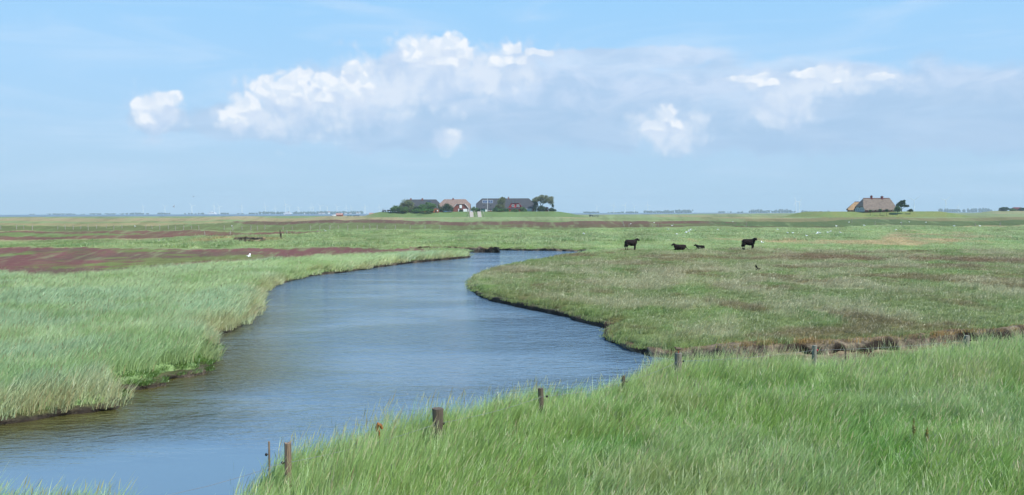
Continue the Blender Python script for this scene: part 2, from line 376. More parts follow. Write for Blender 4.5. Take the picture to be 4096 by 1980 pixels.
C_ = dict(base=(150, 160, 108), far=(148, 164, 110), tan=(178, 160, 118), tan2=(172, 156, 112), maroon=(118, 90, 74), olive=(116, 122, 76), brown2=(112, 96, 70), olivr=(142, 134, 92),
          darkr=(100, 116, 72), red=(130, 88, 78), redg=(122, 140, 80), tall=(146, 164, 108), tall2=(124, 148, 86), tanr=(176, 158, 116), pink=(132, 90, 84), pink2=(120, 96, 82), pinkg=(122, 134, 76),
          left=(142, 172, 112), marsh=(128, 142, 86), marshb=(122, 100, 72), straw=(178, 176, 140), lush=(98, 138, 62), fore=(104, 148, 70), terp=(118, 142, 86), terpr=(142, 150, 88))
C_ = {k: alb(v) for k, v in C_.items()}
def mixc(col, m, c): return col * (1 - m[:, None]) + c * m[:, None]
def zone(x, y, poly, soft=0.0): return inpoly(x, y, poly)
def paint(x, y):
    """albedo and zone id (1 near bank, 2 left bank, 3 grazed marsh, 4 far tall grass, 5 pink flats, 0 rest)"""
    x = np.asarray(x, float); y = np.asarray(y, float); d = np.maximum(np.hypot(x, y), 1)
    # ragged edges of the vegetation belts
    wy = y + d * ((fbm(x / (d * .05 + 2), y / (d * .25 + 2), 41, 3) - 0.5) * d * 0.0011 + (fbm(x * 0.8, y * 0.25, 42, 2) - 0.5) * 0.02)
    wx = x + (fbm(x / 3, y / 6, 43, 3) - 0.5) * 0.02 * d
    ix_ = (x * 37.0).astype(np.int64); iy_ = (y * 23.0).astype(np.int64)
    wx = wx + (_hash(ix_, iy_, 7) - .5) * 0.016 * d; wy = wy + (_hash(ix_, iy_, 8) - .5) * 0.055 * d * np.clip(60 / d, 0.3, 1) + (fbm(x / (d * .006 + .2), y / (d * .03 + .4), 44, 2) - .5) * 0.05 * d
    n1_ = fbm(x / 6, y / 9, 51, 4); n2_ = fbm(x / 1.2, y / 2.0, 52, 3); n3_ = fbm(x / 40, y / 110, 53, 4); n4_ = fbm(x / 2.5, y / 7, 54, 4)
    col = np.tile(C_['far'], (len(x), 1)); zid = np.zeros(len(x), int)
    col = mixc(col, sstep(0.42, 0.62, n3_), C_['base']); col = mixc(col, sstep(0.58, 0.7, fbm(x / 60, y / 260, 55, 4)) * 0.8, C_['tan'])
    col = mixc(col, sstep(0.6, 0.7, fbm(x / 50, y / 200, 56, 4)) * 0.7, C_['tall2'])
    def put(poly, c, z=None, f=1.0, m=None):
        nonlocal col
        q = inpoly(wx, wy, poly)
        if m is not None: w = q * m * f
        else: w = q * f
        col = mixc(col, w, C_[c])
        if z is not None: zid[q] = z
        return q
    put(Z_TAN1, 'tan', f=0.85); put(Z_TAN2, 'tan2', f=0.85)
    put(Z_OLIVE, 'olive'); put(Z_OLIVE, 'tall2', m=sstep(0.55, 0.68, n1_) * 0.6)
    put(Z_MAROON, 'maroon'); put(Z_BROWN2, 'brown2', m=sstep(0.35, 0.5, fbm(x / 30, y / 30, 57, 3)))
    put(Z_OLIVR, 'olivr'); put(Z_DARKR, 'darkr')
    put(Z_RED1, 'red', f=0.9); put(Z_RED1, 'maroon', m=sstep(0.5, 0.65, n1_) * 0.7); put(Z_RED1G, 'redg')
    t1 = put(Z_T1, 'tall', 4); put(Z_T1, 'tall2', m=sstep(0.45, 0.62, n4_))
    put(Z_TANR, 'tanr', 4, m=sstep(0.38, 0.52, fbm(x / 5, y / 12, 58, 3))); put(Z_TANM, 'tanr', 4, m=sstep(0.45, 0.58, fbm(x / 3, y / 7, 59, 3)) * 0.8)
    put(Z_PINK, 'pink', 5); put(Z_PINK, 'pink2', 5, m=sstep(0.48, 0.62, n1_)); put(Z_PINK, 'pinkg', 5, m=sstep(0.66, 0.74, fbm(x / 3.5, y / 5, 60, 4)))
    put(Z_PINKG, 'pinkg', 5, m=sstep(0.38, 0.58, n1_) * 0.85)
    put(Z_LEFT, 'left', 2)
    m3 = put(Z_MARSH, 'marsh', 3)
    st = fbm(x / 2.6, y / 3.4, 61, 5)
    put(Z_MARSH, 'lush', m=sstep(0.52, 0.68, fbm(x / 3.2, y / 5, 62, 4)) * 0.35)
    put(Z_MARSH, 'marshb', m=sstep(0.46, 0.66, fbm(x / 3.6, y / 4.6, 63, 5)) * 0.7)
    # a broad reddish belt across the back of the grazed marsh on the right
    belt = np.exp(-((y - (73 + 6 * np.sin(x / 14))) / 8.0) ** 2) * sstep(12, 24, x)
    put(Z_MARSH, 'marshb', m=belt * sstep(0.35, 0.55, fbm(x / 4, y / 5, 64, 4)))
    put(Z_MARSH, 'straw', m=sstep(0.50, 0.66, st) * 0.6 * (1 - 0.6 * belt))
    spk = fbm(x / (d * .004 + .15), y / (d * .016 + .3), 45, 3); far_ = sstep(55, 90, y)
    col = mixc(col, far_ * sstep(0.56, 0.76, spk) * 0.45, C_['olive']); col = mixc(col, far_ * sstep(0.42, 0.2, spk) * 0.5, C_['far'])
    # near bank
    nb = inpoly(x, y, NEAR_POLY); col[nb] = C_['fore']; zid[nb] = 1
    # mounds
    fr = np.hypot(np.maximum(np.abs(x - TC[0]) - 86, 0) / np.where(x < TC[0], 28, 42), np.maximum(np.abs(y - TC[1]) - 36, 0) / 22)
    w = (1 - sstep(0.9, 1.05, fr)); col = mixc(col, w, C_['terp']); col = mixc(col, w * sstep(0.5, 0.7, fbm(x / 6, y / 6, 65, 3)) * 0.5, C_['redg'])
    w2 = w * (np.exp(-((x - TC[0] - 65) / 14) ** 2)) * sstep(0.75, 0.95, fr) * 0.8; col = mixc(col, w2, C_['maroon'])
    w3 = w * sstep(40, 100, x - TC[0] - 60) ; col = mixc(col, w3 * 0.6, C_['tan'])
    w3 = w * sstep(-84, -108, x - TC[0]) ; col = mixc(col, w3 * 0.6, C_['tan'])
    fr = np.hypot(np.maximum(np.abs(x - TR[0]) - 41, 0) / np.where(x < TR[0], 22, 32), np.maximum(np.abs(y - TR[1]) - 25, 0) / 26)
    w = (1 - sstep(0.9, 1.05, fr)); col = mixc(col, w, C_['terpr']); col = mixc(col, w * sstep(0.45, 0.65, fbm(x / 5, y / 5, 66, 3)) * 0.6, C_['tall2'])
    # fine natural variation of the sward
    v = 0.80 + 0.40 * fbm(x / (0.02 * d + .3), y / (0.06 * d + .3), 67, 4); col = col * v[:, None]
    return col, zid

MUD = alb((92, 74, 56)); MUD2 = alb((150, 136, 112))
def ground_mesh():
    ys = []; y = 2.5
    while y < 60: ys.append(y); y *= 1.0085
    while y < 1700: ys.append(y); y *= 1.011
    ys += [1850, 2100, 2500, 3000, 3400]
    ys = np.array(ys); tx = np.tan(np.radians(np.linspace(-46, 46, 861)))
    X = ys[:, None] * tx[None, :] * 1.0; Y = np.repeat(ys[:, None], len(tx), 1)
    X[:, :] = (ys[:, None] + 6.0) * tx[None, :]
    x, y = X.ravel(), Y.ravel(); z = terrain_z(x, y)
    # land ends at the sea wall: nearer on the left than on the right
    edge = 1420 + 600 * sstep(-200, 250, x) + 1000 * sstep(250, 900, x)
    edge = edge + (fbm(x / 80, y * 0, 70, 3) - 0.5) * 60
    z = np.where(y > edge, -3.0, z)
    col, zid = paint(x, y)
    m = np.hypot(x, y) < 150
    dd = sdpoly(x[m], y[m], CREEK); ins = inpoly(x[m], y[m], CREEK); sd_ = np.where(ins, dd, -dd)
    c = col[m]; xm, ym = x[m], y[m]
    mudm = sstep(-0.30, -0.22, sd_)
    mud = mixc(np.tile(MUD, (len(xm), 1)), sstep(0.4, 0.6, fbm(xm * 1.5, ym * 1.5, 71, 3)) * sstep(4, 8, xm) * (ym < 36), MUD2)
    col[m] = c * (1 - mudm[:, None]) + mud * mudm[:, None]
    nr, nc = len(ys), len(tx); i = np.arange(nr * nc).reshape(nr, nc)
    f = np.stack([i[:-1, :-1].ravel(), i[:-1, 1:].ravel(), i[1:, 1:].ravel(), i[1:, :-1].ravel()], 1)
    m_ = bpy.data.materials.new('sward'); m_.use_nodes = True; nt = m_.node_tree; b = nt.nodes['Principled BSDF']
    at = nt.nodes.new('ShaderNodeAttribute'); at.attribute_name = 'col'
    g = nt.nodes.new('ShaderNodeNewGeometry')
    n = NOISE(nt, g.outputs['Position'], 9.0, 6, 0.65); n_b = NOISE(nt, g.outputs['Position'], 0.8, 5, 0.65)
    k = M(nt, 'MULTIPLY', SS(nt, n, 0.25, 0.75, 0.7, 1.3), SS(nt, n_b, 0.25, 0.75, 0.8, 1.2))
    vs = nt.nodes.new('ShaderNodeVectorMath'); vs.operation = 'SCALE'; nt.links.new(at.outputs['Color'], vs.inputs[0]); nt.links.new(k, vs.inputs['Scale'])
    nt.links.new(vs.outputs[0], b.inputs['Base Color']); b.inputs['Roughness'].default_value = 0.95; b.inputs['Specular IOR Level'].default_value = 0.1
    bp = nt.nodes.new('ShaderNodeBump'); bp.inputs['Strength'].default_value = 0.6; bp.inputs['Distance'].default_value = 0.06; nt.links.new(n, bp.inputs['Height']); nt.links.new(bp.outputs[0], b.inputs['Normal'])
    o = link_mesh('ground', np.stack([x, y, z], 1), f, m_, smooth=True, col={'col': col})
    tag(o, kind='structure', label='flat salt marsh with green, reddish and tan belts of vegetation')
ground_mesh()

# ------------------------------------------------------------------ the eroded creek bank: a ragged face of peat and clay under the turf
def bank_face(name, pts, top_jit, seed, bright=0.0, width=0.12, turf=alb((110, 118, 62)), ztop=None, flip=None):
    P0 = np.array(subdiv([tuple(p) for p in pts], 0.09, 0.0, seed)); s = np.concatenate([[0], np.cumsum(np.hypot(*np.diff(P0, axis=0).T))])
    T = np.gradient(P0, axis=0); T /= np.linalg.norm(T, axis=1)[:, None] + 1e-9
    # the creek lies to the left or right of the direction of travel: test once per point
    nrm = np.stack([T[:, 1], -T[:, 0]], 1)
    tst = P0[len(P0) // 2] + nrm[len(P0) // 2] * 0.4
    if flip is None and not inpoly(np.array([tst[0]]), np.array([tst[1]]), CREEK)[0]: nrm = -nrm
    if flip is not None and nrm[:, 1].mean() > 0: nrm = -nrm
    rows = 9; V = []; C = []
    for r in range(rows):
        t = r / (rows - 1)                        # 0 top .. 1 foot
        off = -0.42 + 0.42 * sstep(0, 0.35, np.full_like(s, t)) + (fbm(s * 2.2, np.full_like(s, t * 2.5), seed, 4) - 0.5) * 0.30 * min(1, t * 3) + (fbm(s * 0.6, s * 0, seed + 4, 3) - 0.5) * width * 2 * t
        zt = terrain_z(P0[:, 0], P0[:, 1], step=False)
        if ztop is not None: zt = zt * 0 + ztop
        tt = sstep(0.2, 1.0, np.full_like(s, t)); z = (zt + 0.03 + top_jit * (fbm(s * 1.4, s * 0, seed + 7, 3) - 0.5) * min(1, t * 4)) * (1 - tt) + (WZ - 0.14) * tt
        V.append(np.stack([P0[:, 0] + nrm[:, 0] * off, P0[:, 1] + nrm[:, 1] * off, z], 1))
        c = np.tile(alb((54, 43, 32)), (len(s), 1))
        nn = fbm(s * 1.6, np.full_like(s, t * 1.6), seed + 9, 4)
        c = mixc(c, sstep(0.47, 0.55, nn) * bright * (0.55 + 0.45 * t), alb((190, 174, 148)))
        c = mixc(c, sstep(0.45, 0.1, np.full_like(s, t)) * (0.4 + 0.6 * sstep(0.4, 0.6, fbm(s * 0.7, s * 0, seed + 11, 3))), turf)
        c = mixc(c, sstep(0.56, 0.66, fbm(s * 4, np.full_like(s, t * 5), seed + 12, 3)) * 0.7, alb((52, 40, 30)))
        C.append(c)
    n = len(s); i = np.arange(rows * n).reshape(rows, n)
    f = np.stack([i[:-1, :-1].ravel(), i[1:, :-1].ravel(), i[1:, 1:].ravel(), i[:-1, 1:].ravel()], 1)
    o = link_mesh(name, np.concatenate(V), f, bank_mat, smooth=False, col={'col': np.concatenate(C)})
    tag(o, kind='structure')
bank_mat = bpy.data.materials.new('peat_bank'); bank_mat.use_nodes = True
_nt = bank_mat.node_tree; _b = _nt.nodes['Principled BSDF']; _a = _nt.nodes.new('ShaderNodeAttribute'); _a.attribute_name = 'col'
_g = _nt.nodes.new('ShaderNodeNewGeometry'); _n = NOISE(_nt, _g.outputs['Position'], 14.0, 5, 0.7)
_v = _nt.nodes.new('ShaderNodeVectorMath'); _v.operation = 'SCALE'; _nt.links.new(_a.outputs['Color'], _v.inputs[0]); _nt.links.new(SS(_nt, _n, 0.3, 0.7, 0.55, 1.35), _v.inputs['Scale'])
_nt.links.new(_v.outputs[0], _b.inputs['Base Color']); _b.inputs['Roughness'].default_value = 0.9
_bp = _nt.nodes.new('ShaderNodeBump'); _bp.inputs['Strength'].default_value = 0.8; _bp.inputs['Distance'].default_value = 0.05; _nt.links.new(_n, _bp.inputs['Height']); _nt.links.new(_bp.outputs[0], _b.inputs['Normal'])
bank_face('creek_bank', left_w, 0.1, 101, 0.25)
bank_face('creek_bank', back_w[3:], 0.3, 102, 0.5, 0.5)
_split = next(i for i, p in enumerate(right_w) if p[0] > 1.0 and p[1] < 34 and i > 60)
bank_face('creek_bank', right_w[:_split + 1], 0.12, 103, 0.1)
bank_face('creek_bank', right_w[_split:], 0.30, 104, 0.75, 0.5, alb((138, 112, 68)))

bank_face('eroded_bank', [on_plane(a * S, b * S, 0.0) for a, b in ((518, 612), (560, 611), (600, 610), (640, 609), (668, 608))], 0.45, 111, 0.6, 0.8, alb((170, 148, 104)), 0.30, True)
bank_face('eroded_bank', [on_plane(a * S, b * S, 0.0) for a, b in ((588, 604), (620, 604), (666, 605))], 0.5, 112, 0.6, 0.8, alb((172, 146, 104)), 0.45, True)
bank_face('eroded_bank', [on_plane(a * S, b * S, 0.0) for a, b in ((1030, 625), (1100, 624.5), (1180, 626), (1255, 627.5))], 0.5, 113, 0.6, 0.6, alb((150, 140, 86)), 0.12, True)

# ------------------------------------------------------------------ water
def water_mat(name, body, calm=True):
    m = bpy.data.materials.new(name); m.use_nodes = True; nt = m.node_tree; b = nt.nodes['Principled BSDF']
    
    if calm:
        da = nt.nodes.new('ShaderNodeAttribute'); da.attribute_name = 'shallow_reflection'
        nt.links.new(MIX(nt, da.outputs['Fac'], body, (0.075, 0.072, 0.022)), b.inputs['Base Color'])  # olive bank reflection mixed into the water's base colour
    else: b.inputs['Base Color'].default_value = body + (1,)
    b.inputs['Roughness'].default_value = 0.09; b.inputs['IOR'].default_value = 1.8
    b.inputs['Specular IOR Level'].default_value = 0.5
    g = nt.nodes.new('ShaderNodeNewGeometry'); pos = g.outputs['Position']
    sp = nt.nodes.new('ShaderNodeSeparateXYZ'); nt.links.new(pos, sp.inputs[0])
    st = VM(nt, 'MULTIPLY', pos, (1.0, 1.9, 1.0))
    a = NOISE(nt, st, 1.9, 3, 0.5, 0.6); c = NOISE(nt, st, 4.6, 3, 0.6, 0.4); e = NOISE(nt, VM(nt, 'MULTIPLY', pos, (0.6, 1.2, 1)), 1.1, 2, 0.5, 0.2)
    big = NOISE(nt, VM(nt, 'MULTIPLY', pos, (0.5, 1.0, 1)), 0.22, 3, 0.5)
    h = M(nt, 'ADD', M(nt, 'MULTIPLY', a, 0.16), M(nt, 'ADD', M(nt, 'MULTIPLY', c, 0.075), M(nt, 'MULTIPLY', e, 0.07)))
    if calm:   # sheltered from the wind close to the near bank and in the inlets on the left
        lee = M(nt, 'ADD', sp.outputs[1], M(nt, 'MULTIPLY', sp.outputs[0], -0.12))
        lee = M(nt, 'ADD', lee, M(nt, 'MULTIPLY', big, 7.0))
        amp = M(nt, 'ADD', SS(nt, lee, 18.5, 26.0), 0.05)
        amp = M(nt, 'MULTIPLY', amp, SS(nt, big, 0.36, 0.62, 0.30, 1.15))
        h = M(nt, 'MULTIPLY', h, amp)
    bp = nt.nodes.new('ShaderNodeBump'); bp.inputs['Strength'].default_value = 1.0; bp.inputs['Distance'].default_value = 1.0
    nt.links.new(h, bp.inputs['Height']); nt.links.new(bp.outputs[0], b.inputs['Normal'])
    return m
_x = np.concatenate([[-160, -60], np.arange(-30, 30.1, 0.5), [60, 160]]); _y = np.concatenate([[-5], np.arange(8, 120, 0.5), [150, 190]])
_X, _Y = np.meshgrid(_x, _y); _i = np.arange(_X.size).reshape(_X.shape)
_d = sdpoly(_X.ravel(), _Y.ravel(), left_w, closed=False); _sh = sstep(4.6, 0.8, _d) * sstep(60, 25, _Y.ravel())  # bank's olive reflection in the shallows, painted as a strip along the left bank
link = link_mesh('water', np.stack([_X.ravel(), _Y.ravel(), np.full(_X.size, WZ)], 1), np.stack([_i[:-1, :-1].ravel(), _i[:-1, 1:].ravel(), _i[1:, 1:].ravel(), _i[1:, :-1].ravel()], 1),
    water_mat('creek_water', (0.100, 0.160, 0.215)), col={'shallow_reflection': np.repeat(_sh[:, None], 3, 1)})
tag(link, kind='structure')
SEA_Z = -0.9
sea_m = water_mat('sea_water', (0.05, 0.075, 0.11), calm=False); sea_m.node_tree.nodes['Principled BSDF'].inputs['Roughness'].default_value = 0.35
o = link_mesh('sea', [(-9000, 900, SEA_Z), (9000, 900, SEA_Z), (9000, 6300, SEA_Z), (-9000, 6300, SEA_Z)], [(0, 1, 2, 3)], sea_m); tag(o, kind='structure')
o = link_mesh('far_shore', [(-9000, 6200, -0.6), (9000, 6200, -0.6), (9000, 8900, -0.6), (-9000, 8900, -0.6)], [(0, 1, 2, 3)], mat_basic('far_land', tuple(alb((120, 140, 90))), 0.95, 0.3, 0.002)); tag(o, kind='structure')
# ------------------------------------------------------------------ grass
tuft_col = bpy.data.collections.new('grass_tufts')
def blade_mat(name, trans=0.42):
    m = bpy.data.materials.new(name); m.use_nodes = True; nt = m.node_tree; nt.nodes.clear()
    ia = nt.nodes.new('ShaderNodeAttribute'); ia.attribute_type = 'INSTANCER'; ia.attribute_name = 'tcol'
    ga = nt.nodes.new('ShaderNodeAttribute'); ga.attribute_name = 'bcol'        # r: blade tint, g: seed head
    sp = nt.nodes.new('ShaderNodeSeparateColor'); nt.links.new(ga.outputs['Color'], sp.inputs[0])
    vs = nt.nodes.new('ShaderNodeVectorMath'); vs.operation = 'SCALE'; nt.links.new(ia.outputs['Color'], vs.inputs[0]); nt.links.new(M(nt, 'MULTIPLY', sp.outputs[0], 2.0), vs.inputs['Scale'])
    c = MIX(nt, sp.outputs[1], vs.outputs[0], (0.42, 0.42, 0.22))
    c = MIX(nt, sp.outputs[2], c, (0.40, 0.31, 0.15))
    d = nt.nodes.new('ShaderNodeBsdfDiffuse'); t = nt.nodes.new('ShaderNodeBsdfTranslucent'); g = nt.nodes.new('ShaderNodeBsdfGlossy'); g.inputs['Roughness'].default_value = 0.45
    gg = nt.nodes.new('ShaderNodeNewGeometry'); nn = VM(nt, 'NORMALIZE', VM(nt, 'ADD', VM(nt, 'MULTIPLY', gg.outputs['Normal'], (0.55, 0.55, 0.55)), (0, 0, 0.8)), (0, 0, 0))
    nt.links.new(nn, d.inputs['Normal'])
    nt.links.new(c, d.inputs[0]); nt.links.new(c, t.inputs[0]); g.inputs[0].default_value = (0.9, 0.95, 1, 1)
    mx = nt.nodes.new('ShaderNodeMixShader'); mx.inputs[0].default_value = trans; nt.links.new(d.outputs[0], mx.inputs[1]); nt.links.new(t.outputs[0], mx.inputs[2])
    m2 = nt.nodes.new('ShaderNodeMixShader'); m2.inputs[0].default_value = 0.05; nt.links.new(mx.outputs[0], m2.inputs[1]); nt.links.new(g.outputs[0], m2.inputs[2])
    o = nt.nodes.new('ShaderNodeOutputMaterial'); nt.links.new(m2.outputs[0], o.inputs[0]); return m
bm_ = blade_mat('grass_blades')
def tuft(name, coll, n, R, h, w, lean, seed, heads=0, dry=0.05, spread=0.5):
    r = np.random.default_rng(seed); V = []; Fq = []; C = []
    for i in range(n + heads):
        hd = i >= n
        rr = R * math.sqrt(r.random()); a = r.random() * 6.283; bx, by = rr * math.cos(a), rr * math.sin(a)
        hh = h * (0.55 + 0.55 * r.random()) * (1.25 if hd else 1.0); ww = w * (0.7 + 0.6 * r.random()) * (0.45 if hd else 1)
        la = r.normal(0.15, 0.75); L = lean * (0.5 + r.random()) * hh * (0.6 if hd else 1.0)
        lx, ly = L * math.cos(la) + r.normal(0, spread * 0.12 * hh), L * math.sin(la) + r.normal(0, spread * 0.12 * hh)
        wa = r.random() * 3.1416; wx, wy = math.cos(wa) * ww / 2, math.sin(wa) * ww / 2
        tint = 0.5 * (0.86 + 0.28 * r.random()); isdry = 1.0 if r.random() < dry else 0.0
        ts = (0, 0.45, 0.8, 1.0) if not hd else (0, 0.5, 0.8, 0.82, 0.93, 1.0)
        wd = (1, 0.85, 0.5, 0.06) if not hd else (0.7, 0.6, 0.5, 2.6, 2.3, 0.3)
        b0 = len(V)
        for t, k in zip(ts, wd):
            cx = bx + lx * t * t; cy = by + ly * t * t; cz = hh * t * (1 - 0.12 * lean * t)
            V.append((cx - wx * k, cy - wy * k, cz)); V.append((cx + wx * k, cy + wy * k, cz))
            hc = 0.85 if (hd and t > 0.81) else (0.35 if hd else 0.0)
            C += [(tint, hc, isdry * 0.8)] * 2
        for q in range(len(ts) - 1): Fq.append((b0 + 2 * q, b0 + 2 * q + 1, b0 + 2 * q + 3, b0 + 2 * q + 2))
    return link_mesh(name, V, np.array(Fq), bm_, col={'bcol': np.array(C)}, coll=coll)
def scatter(name, pts, rot, scl, idx, tcol, coll, label):
    me = bpy.data.meshes.new(name); n = len(pts); me.vertices.add(n); me.vertices.foreach_set('co', pts.astype(np.float32).ravel())
    for nm, tp, arr, key in (('rot', 'FLOAT_VECTOR', rot, 'vector'), ('scl', 'FLOAT_VECTOR', scl, 'vector'), ('tidx', 'INT', idx, 'value'), ('tcol', 'FLOAT_COLOR', np.concatenate([tcol, np.ones((n, 1))], 1), 'color')):
        a = me.attributes.new(nm, tp, 'POINT'); a.data.foreach_set(key, (arr.astype(np.int32) if tp == 'INT' else arr.astype(np.float32)).ravel())
    o = bpy.data.objects.new(name, me); COL.objects.link(o)
    ng = bpy.data.node_groups.new(name, 'GeometryNodeTree'); ng.interface.new_socket('Geometry', in_out='INPUT', socket_type='NodeSocketGeometry'); ng.interface.new_socket('Geometry', in_out='OUTPUT', socket_type='NodeSocketGeometry')
    gi = ng.nodes.new('NodeGroupInput'); go = ng.nodes.new('NodeGroupOutput'); ip = ng.nodes.new('GeometryNodeInstanceOnPoints'); ci = ng.nodes.new('GeometryNodeCollectionInfo')
    ci.inputs['Collection'].default_value = coll; ci.inputs['Separate Children'].default_value = True; ci.inputs['Reset Children'].default_value = True
    def na(nm, tp):
        q = ng.nodes.new('GeometryNodeInputNamedAttribute'); q.data_type = tp; q.inputs[0].default_value = nm; return q.outputs[0]
    ng.links.new(gi.outputs[0], ip.inputs['Points']); ng.links.new(ci.outputs[0], ip.inputs['Instance']); ip.inputs['Pick Instance'].default_value = True
    ng.links.new(na('tidx', 'INT'), ip.inputs['Instance Index']); ng.links.new(na('rot', 'FLOAT_VECTOR'), ip.inputs['Rotation']); ng.links.new(na('scl', 'FLOAT_VECTOR'), ip.inputs['Scale'])
    ng.links.new(ip.outputs[0], go.inputs[0])
    md = o.modifiers.new('scatter', 'NODES'); md.node_group = ng
    tag(o, label, 'grass', kind='stuff'); return o
def coll_of(name): return bpy.data.collections.new(name)
rr_ = np.random.default_rng(77)
def sample(d0, d1, dens, xmin=-0.72, xmax=0.72):
    """points uniformly spread over the wedge of ground between two distances"""
    area = (d1 ** 2 - d0 ** 2) / 2 * (xmax - xmin); n = int(area * dens)
    y = np.sqrt(rr_.random(n) * (d1 ** 2 - d0 ** 2) + d0 ** 2); x = y * (xmin + (xmax - xmin) * rr_.random(n)); return x, y
def creek_sd(x, y):
    dd = sdpoly(x, y, CREEK); return np.where(inpoly(x, y, CREEK), dd, -dd)
def finish(name, parts, coll, label):
    x, y, zid, col, hs, ws, idx = [np.concatenate(q) for q in zip(*parts)]
    n = len(x); z = terrain_z(x, y, step=False) - 0.03
    rot = np.stack([np.zeros(n), np.zeros(n), rr_.normal(0, 0.45, n)], 1); scl = np.stack([ws, ws, hs], 1)
    return scatter(name, np.stack([x, y, z], 1), rot, scl, idx, np.clip(col, 0, 0.8), coll, label)
TB = 1.75      # blades stand free and shade each other, so a single blade is lighter than the mat they form
def near_grass():
    c = coll_of('near_tufts')
    for i in range(4): tuft('near_tuft', c, 62, 0.24, 0.50, 0.0085, 0.5, 200 + i, heads=3, dry=0.03)
    for i in range(3): tuft('near_tuft', c, 64, 0.24, 0.30, 0.010, 0.6, 210 + i, heads=0, dry=0.02)
    for i in range(2): tuft('near_tuft', c, 40, 0.20, 0.55, 0.008, 0.55, 220 + i, heads=12, dry=0.08)
    x, y = sample(7.5, 30, 22, -1.0, 1.15); m = inpoly(x, y, NEAR_POLY); x, y = x[m], y[m]
    sd_ = creek_sd(x, y); k = sd_ < -0.02; x, y, sd_ = x[k], y[k], sd_[k]
    col, zid = paint(x, y); n1_ = fbm(x / 1.6, y / 1.6, 81, 4); n2_ = fbm(x / 3.5, y / 3.5, 82, 3)
    col = np.tile(alb((126, 158, 74)), (len(x), 1)); edge = sstep(-4.5, -0.5, sd_)
    col = mixc(col, sstep(0.42, 0.62, n2_), alb((134, 162, 94))); col = mixc(col, sstep(0.5, 0.66, n1_) * 0.8, alb((100, 146, 58)))
    col = mixc(col, edge * 0.55, alb((158, 186, 112))); col = mixc(col, sstep(0.62, 0.74, fbm(x / 1.6, y / 1.6, 83, 3)) * 0.35, alb((150, 156, 96)))
    col = mixc(col, np.exp(-((x - 14) / 2.6) ** 2 - ((y - 20.3) / 1.6) ** 2) * 0.35, alb((165, 160, 104)))
    col = col * (0.85 + 0.3 * rr_.random(len(x)))[:, None] * TB
    low = sstep(0.50, 0.64, n1_); r = rr_.random(len(x)); idx = np.where(r < low * 0.75, rr_.integers(4, 7, len(x)), rr_.integers(0, 4, len(x)))
    idx = np.where(rr_.random(len(x)) < 0.10, rr_.integers(7, 9, len(x)), idx)
    hs = (0.72 + 0.45 * fbm(x / 1.1, y / 1.1, 84, 3)) * (0.85 + 0.3 * rr_.random(len(x))) * (0.9 + 0.25 * edge) * (1 + 0.14 * (x > 4) + sstep(-3.0, -1.2, sd_) * (0.10 * (x < 4) + 0.42 * np.exp(-((x + 2.15) / 0.9) ** 2)))
    ws = np.full(len(x), 1.0)
    return finish('near_bank_grass', [(x, y, zid, col, hs, ws, idx)], c, 'tall fresh green grass leaning in the wind on the near bank')
def left_grass():
    c = coll_of('bank_tufts')
    for i in range(5): tuft('bank_tuft', c, 60, 0.32, 0.58, 0.012, 0.5, 300 + i, heads=2, dry=0.02)
    for i in range(3): tuft('bank_tuft', c, 60, 0.28, 0.52, 0.010, 0.5, 310 + i, heads=5, dry=0.5)
    for i in range(2): tuft('bank_tuft', c, 50, 0.20, 0.16, 0.018, 0.6, 320 + i, heads=0, dry=0.05)
    P_ = []
    for d0, d1, dens, wsc in ((15, 34, 14, 1.0), (34, 60, 8, 1.35), (60, 112, 3.0, 2.2)):
        x, y = sample(d0, d1, dens, -0.95, 0.05); col, zid = paint(x, y); sd_ = creek_sd(x, y); k = (zid == 2) & (sd_ < 0.05) & (sd_ > -60)
        x, y, sd_ = x[k], y[k], sd_[k]; n = len(x); n1_ = fbm(x / 2.5, y / 2.5, 91, 4); n2_ = fbm(x / 8, y / 8, 92, 3)
        col = np.tile(alb((160, 180, 128)), (n, 1)); col = mixc(col, sstep(0.42, 0.62, n2_), alb((148, 172, 130))); col = mixc(col, sstep(0.52, 0.68, n1_) * 0.6, alb((124, 154, 84)))
        e = sstep(-1.3, -0.1, sd_); tanp = sstep(0.40, 0.60, fbm(x / 2.2, y / 2.2, 93, 3))
        col = mixc(col, e * (0.10 + 0.40 * tanp), alb((166, 156, 112)))
        # small lawns of short bright turf on the ledges over the inlets
        L1 = np.exp(-(((x + 12.3) / 1.1) ** 2 + ((y - 24.0) / 0.55) ** 2)); 
        col = col * (0.9 + 0.2 * rr_.random(n))[:, None] * TB * 1.2
        dryp = rr_.random(n) < e * (0.08 + 0.42 * tanp); idx = np.where(dryp, rr_.integers(5, 8, n), rr_.integers(0, 5, n))
        edge_low = (sd_ > -0.55) & lawn(x, y)
        idx = np.where(edge_low, rr_.integers(8, 10, n), idx); col[edge_low] = alb((92, 128, 54)) * TB * .8
        hs = (0.78 + 0.42 * fbm(x / 1.6, y / 1.6, 94, 3)) * (0.88 + 0.24 * rr_.random(n)) * (1.0 - 0.25 * sstep(-0.5, 0, sd_)); ws = np.full(n, wsc)
        P_.append((x, y, np.full(n, 2), col, hs, ws, idx))
    return finish('left_bank_grass', P_, c, 'dense pale blue-green grass covering the bank left of the creek')
def lawn(x, y):
    a = np.array(left_w); px, py = on_plane(385 * S, 978 * S, WZ); qx, qy = on_plane(480 * S, 946 * S, WZ); tx_, ty_ = on_plane(548 * S, 884 * S, WZ)
    return (np.hypot(x - px, y - py) < 1.5) | (np.hypot(x - qx, y - qy) < 1.7) | (np.hypot(x - tx_, y - ty_) < 0.8)
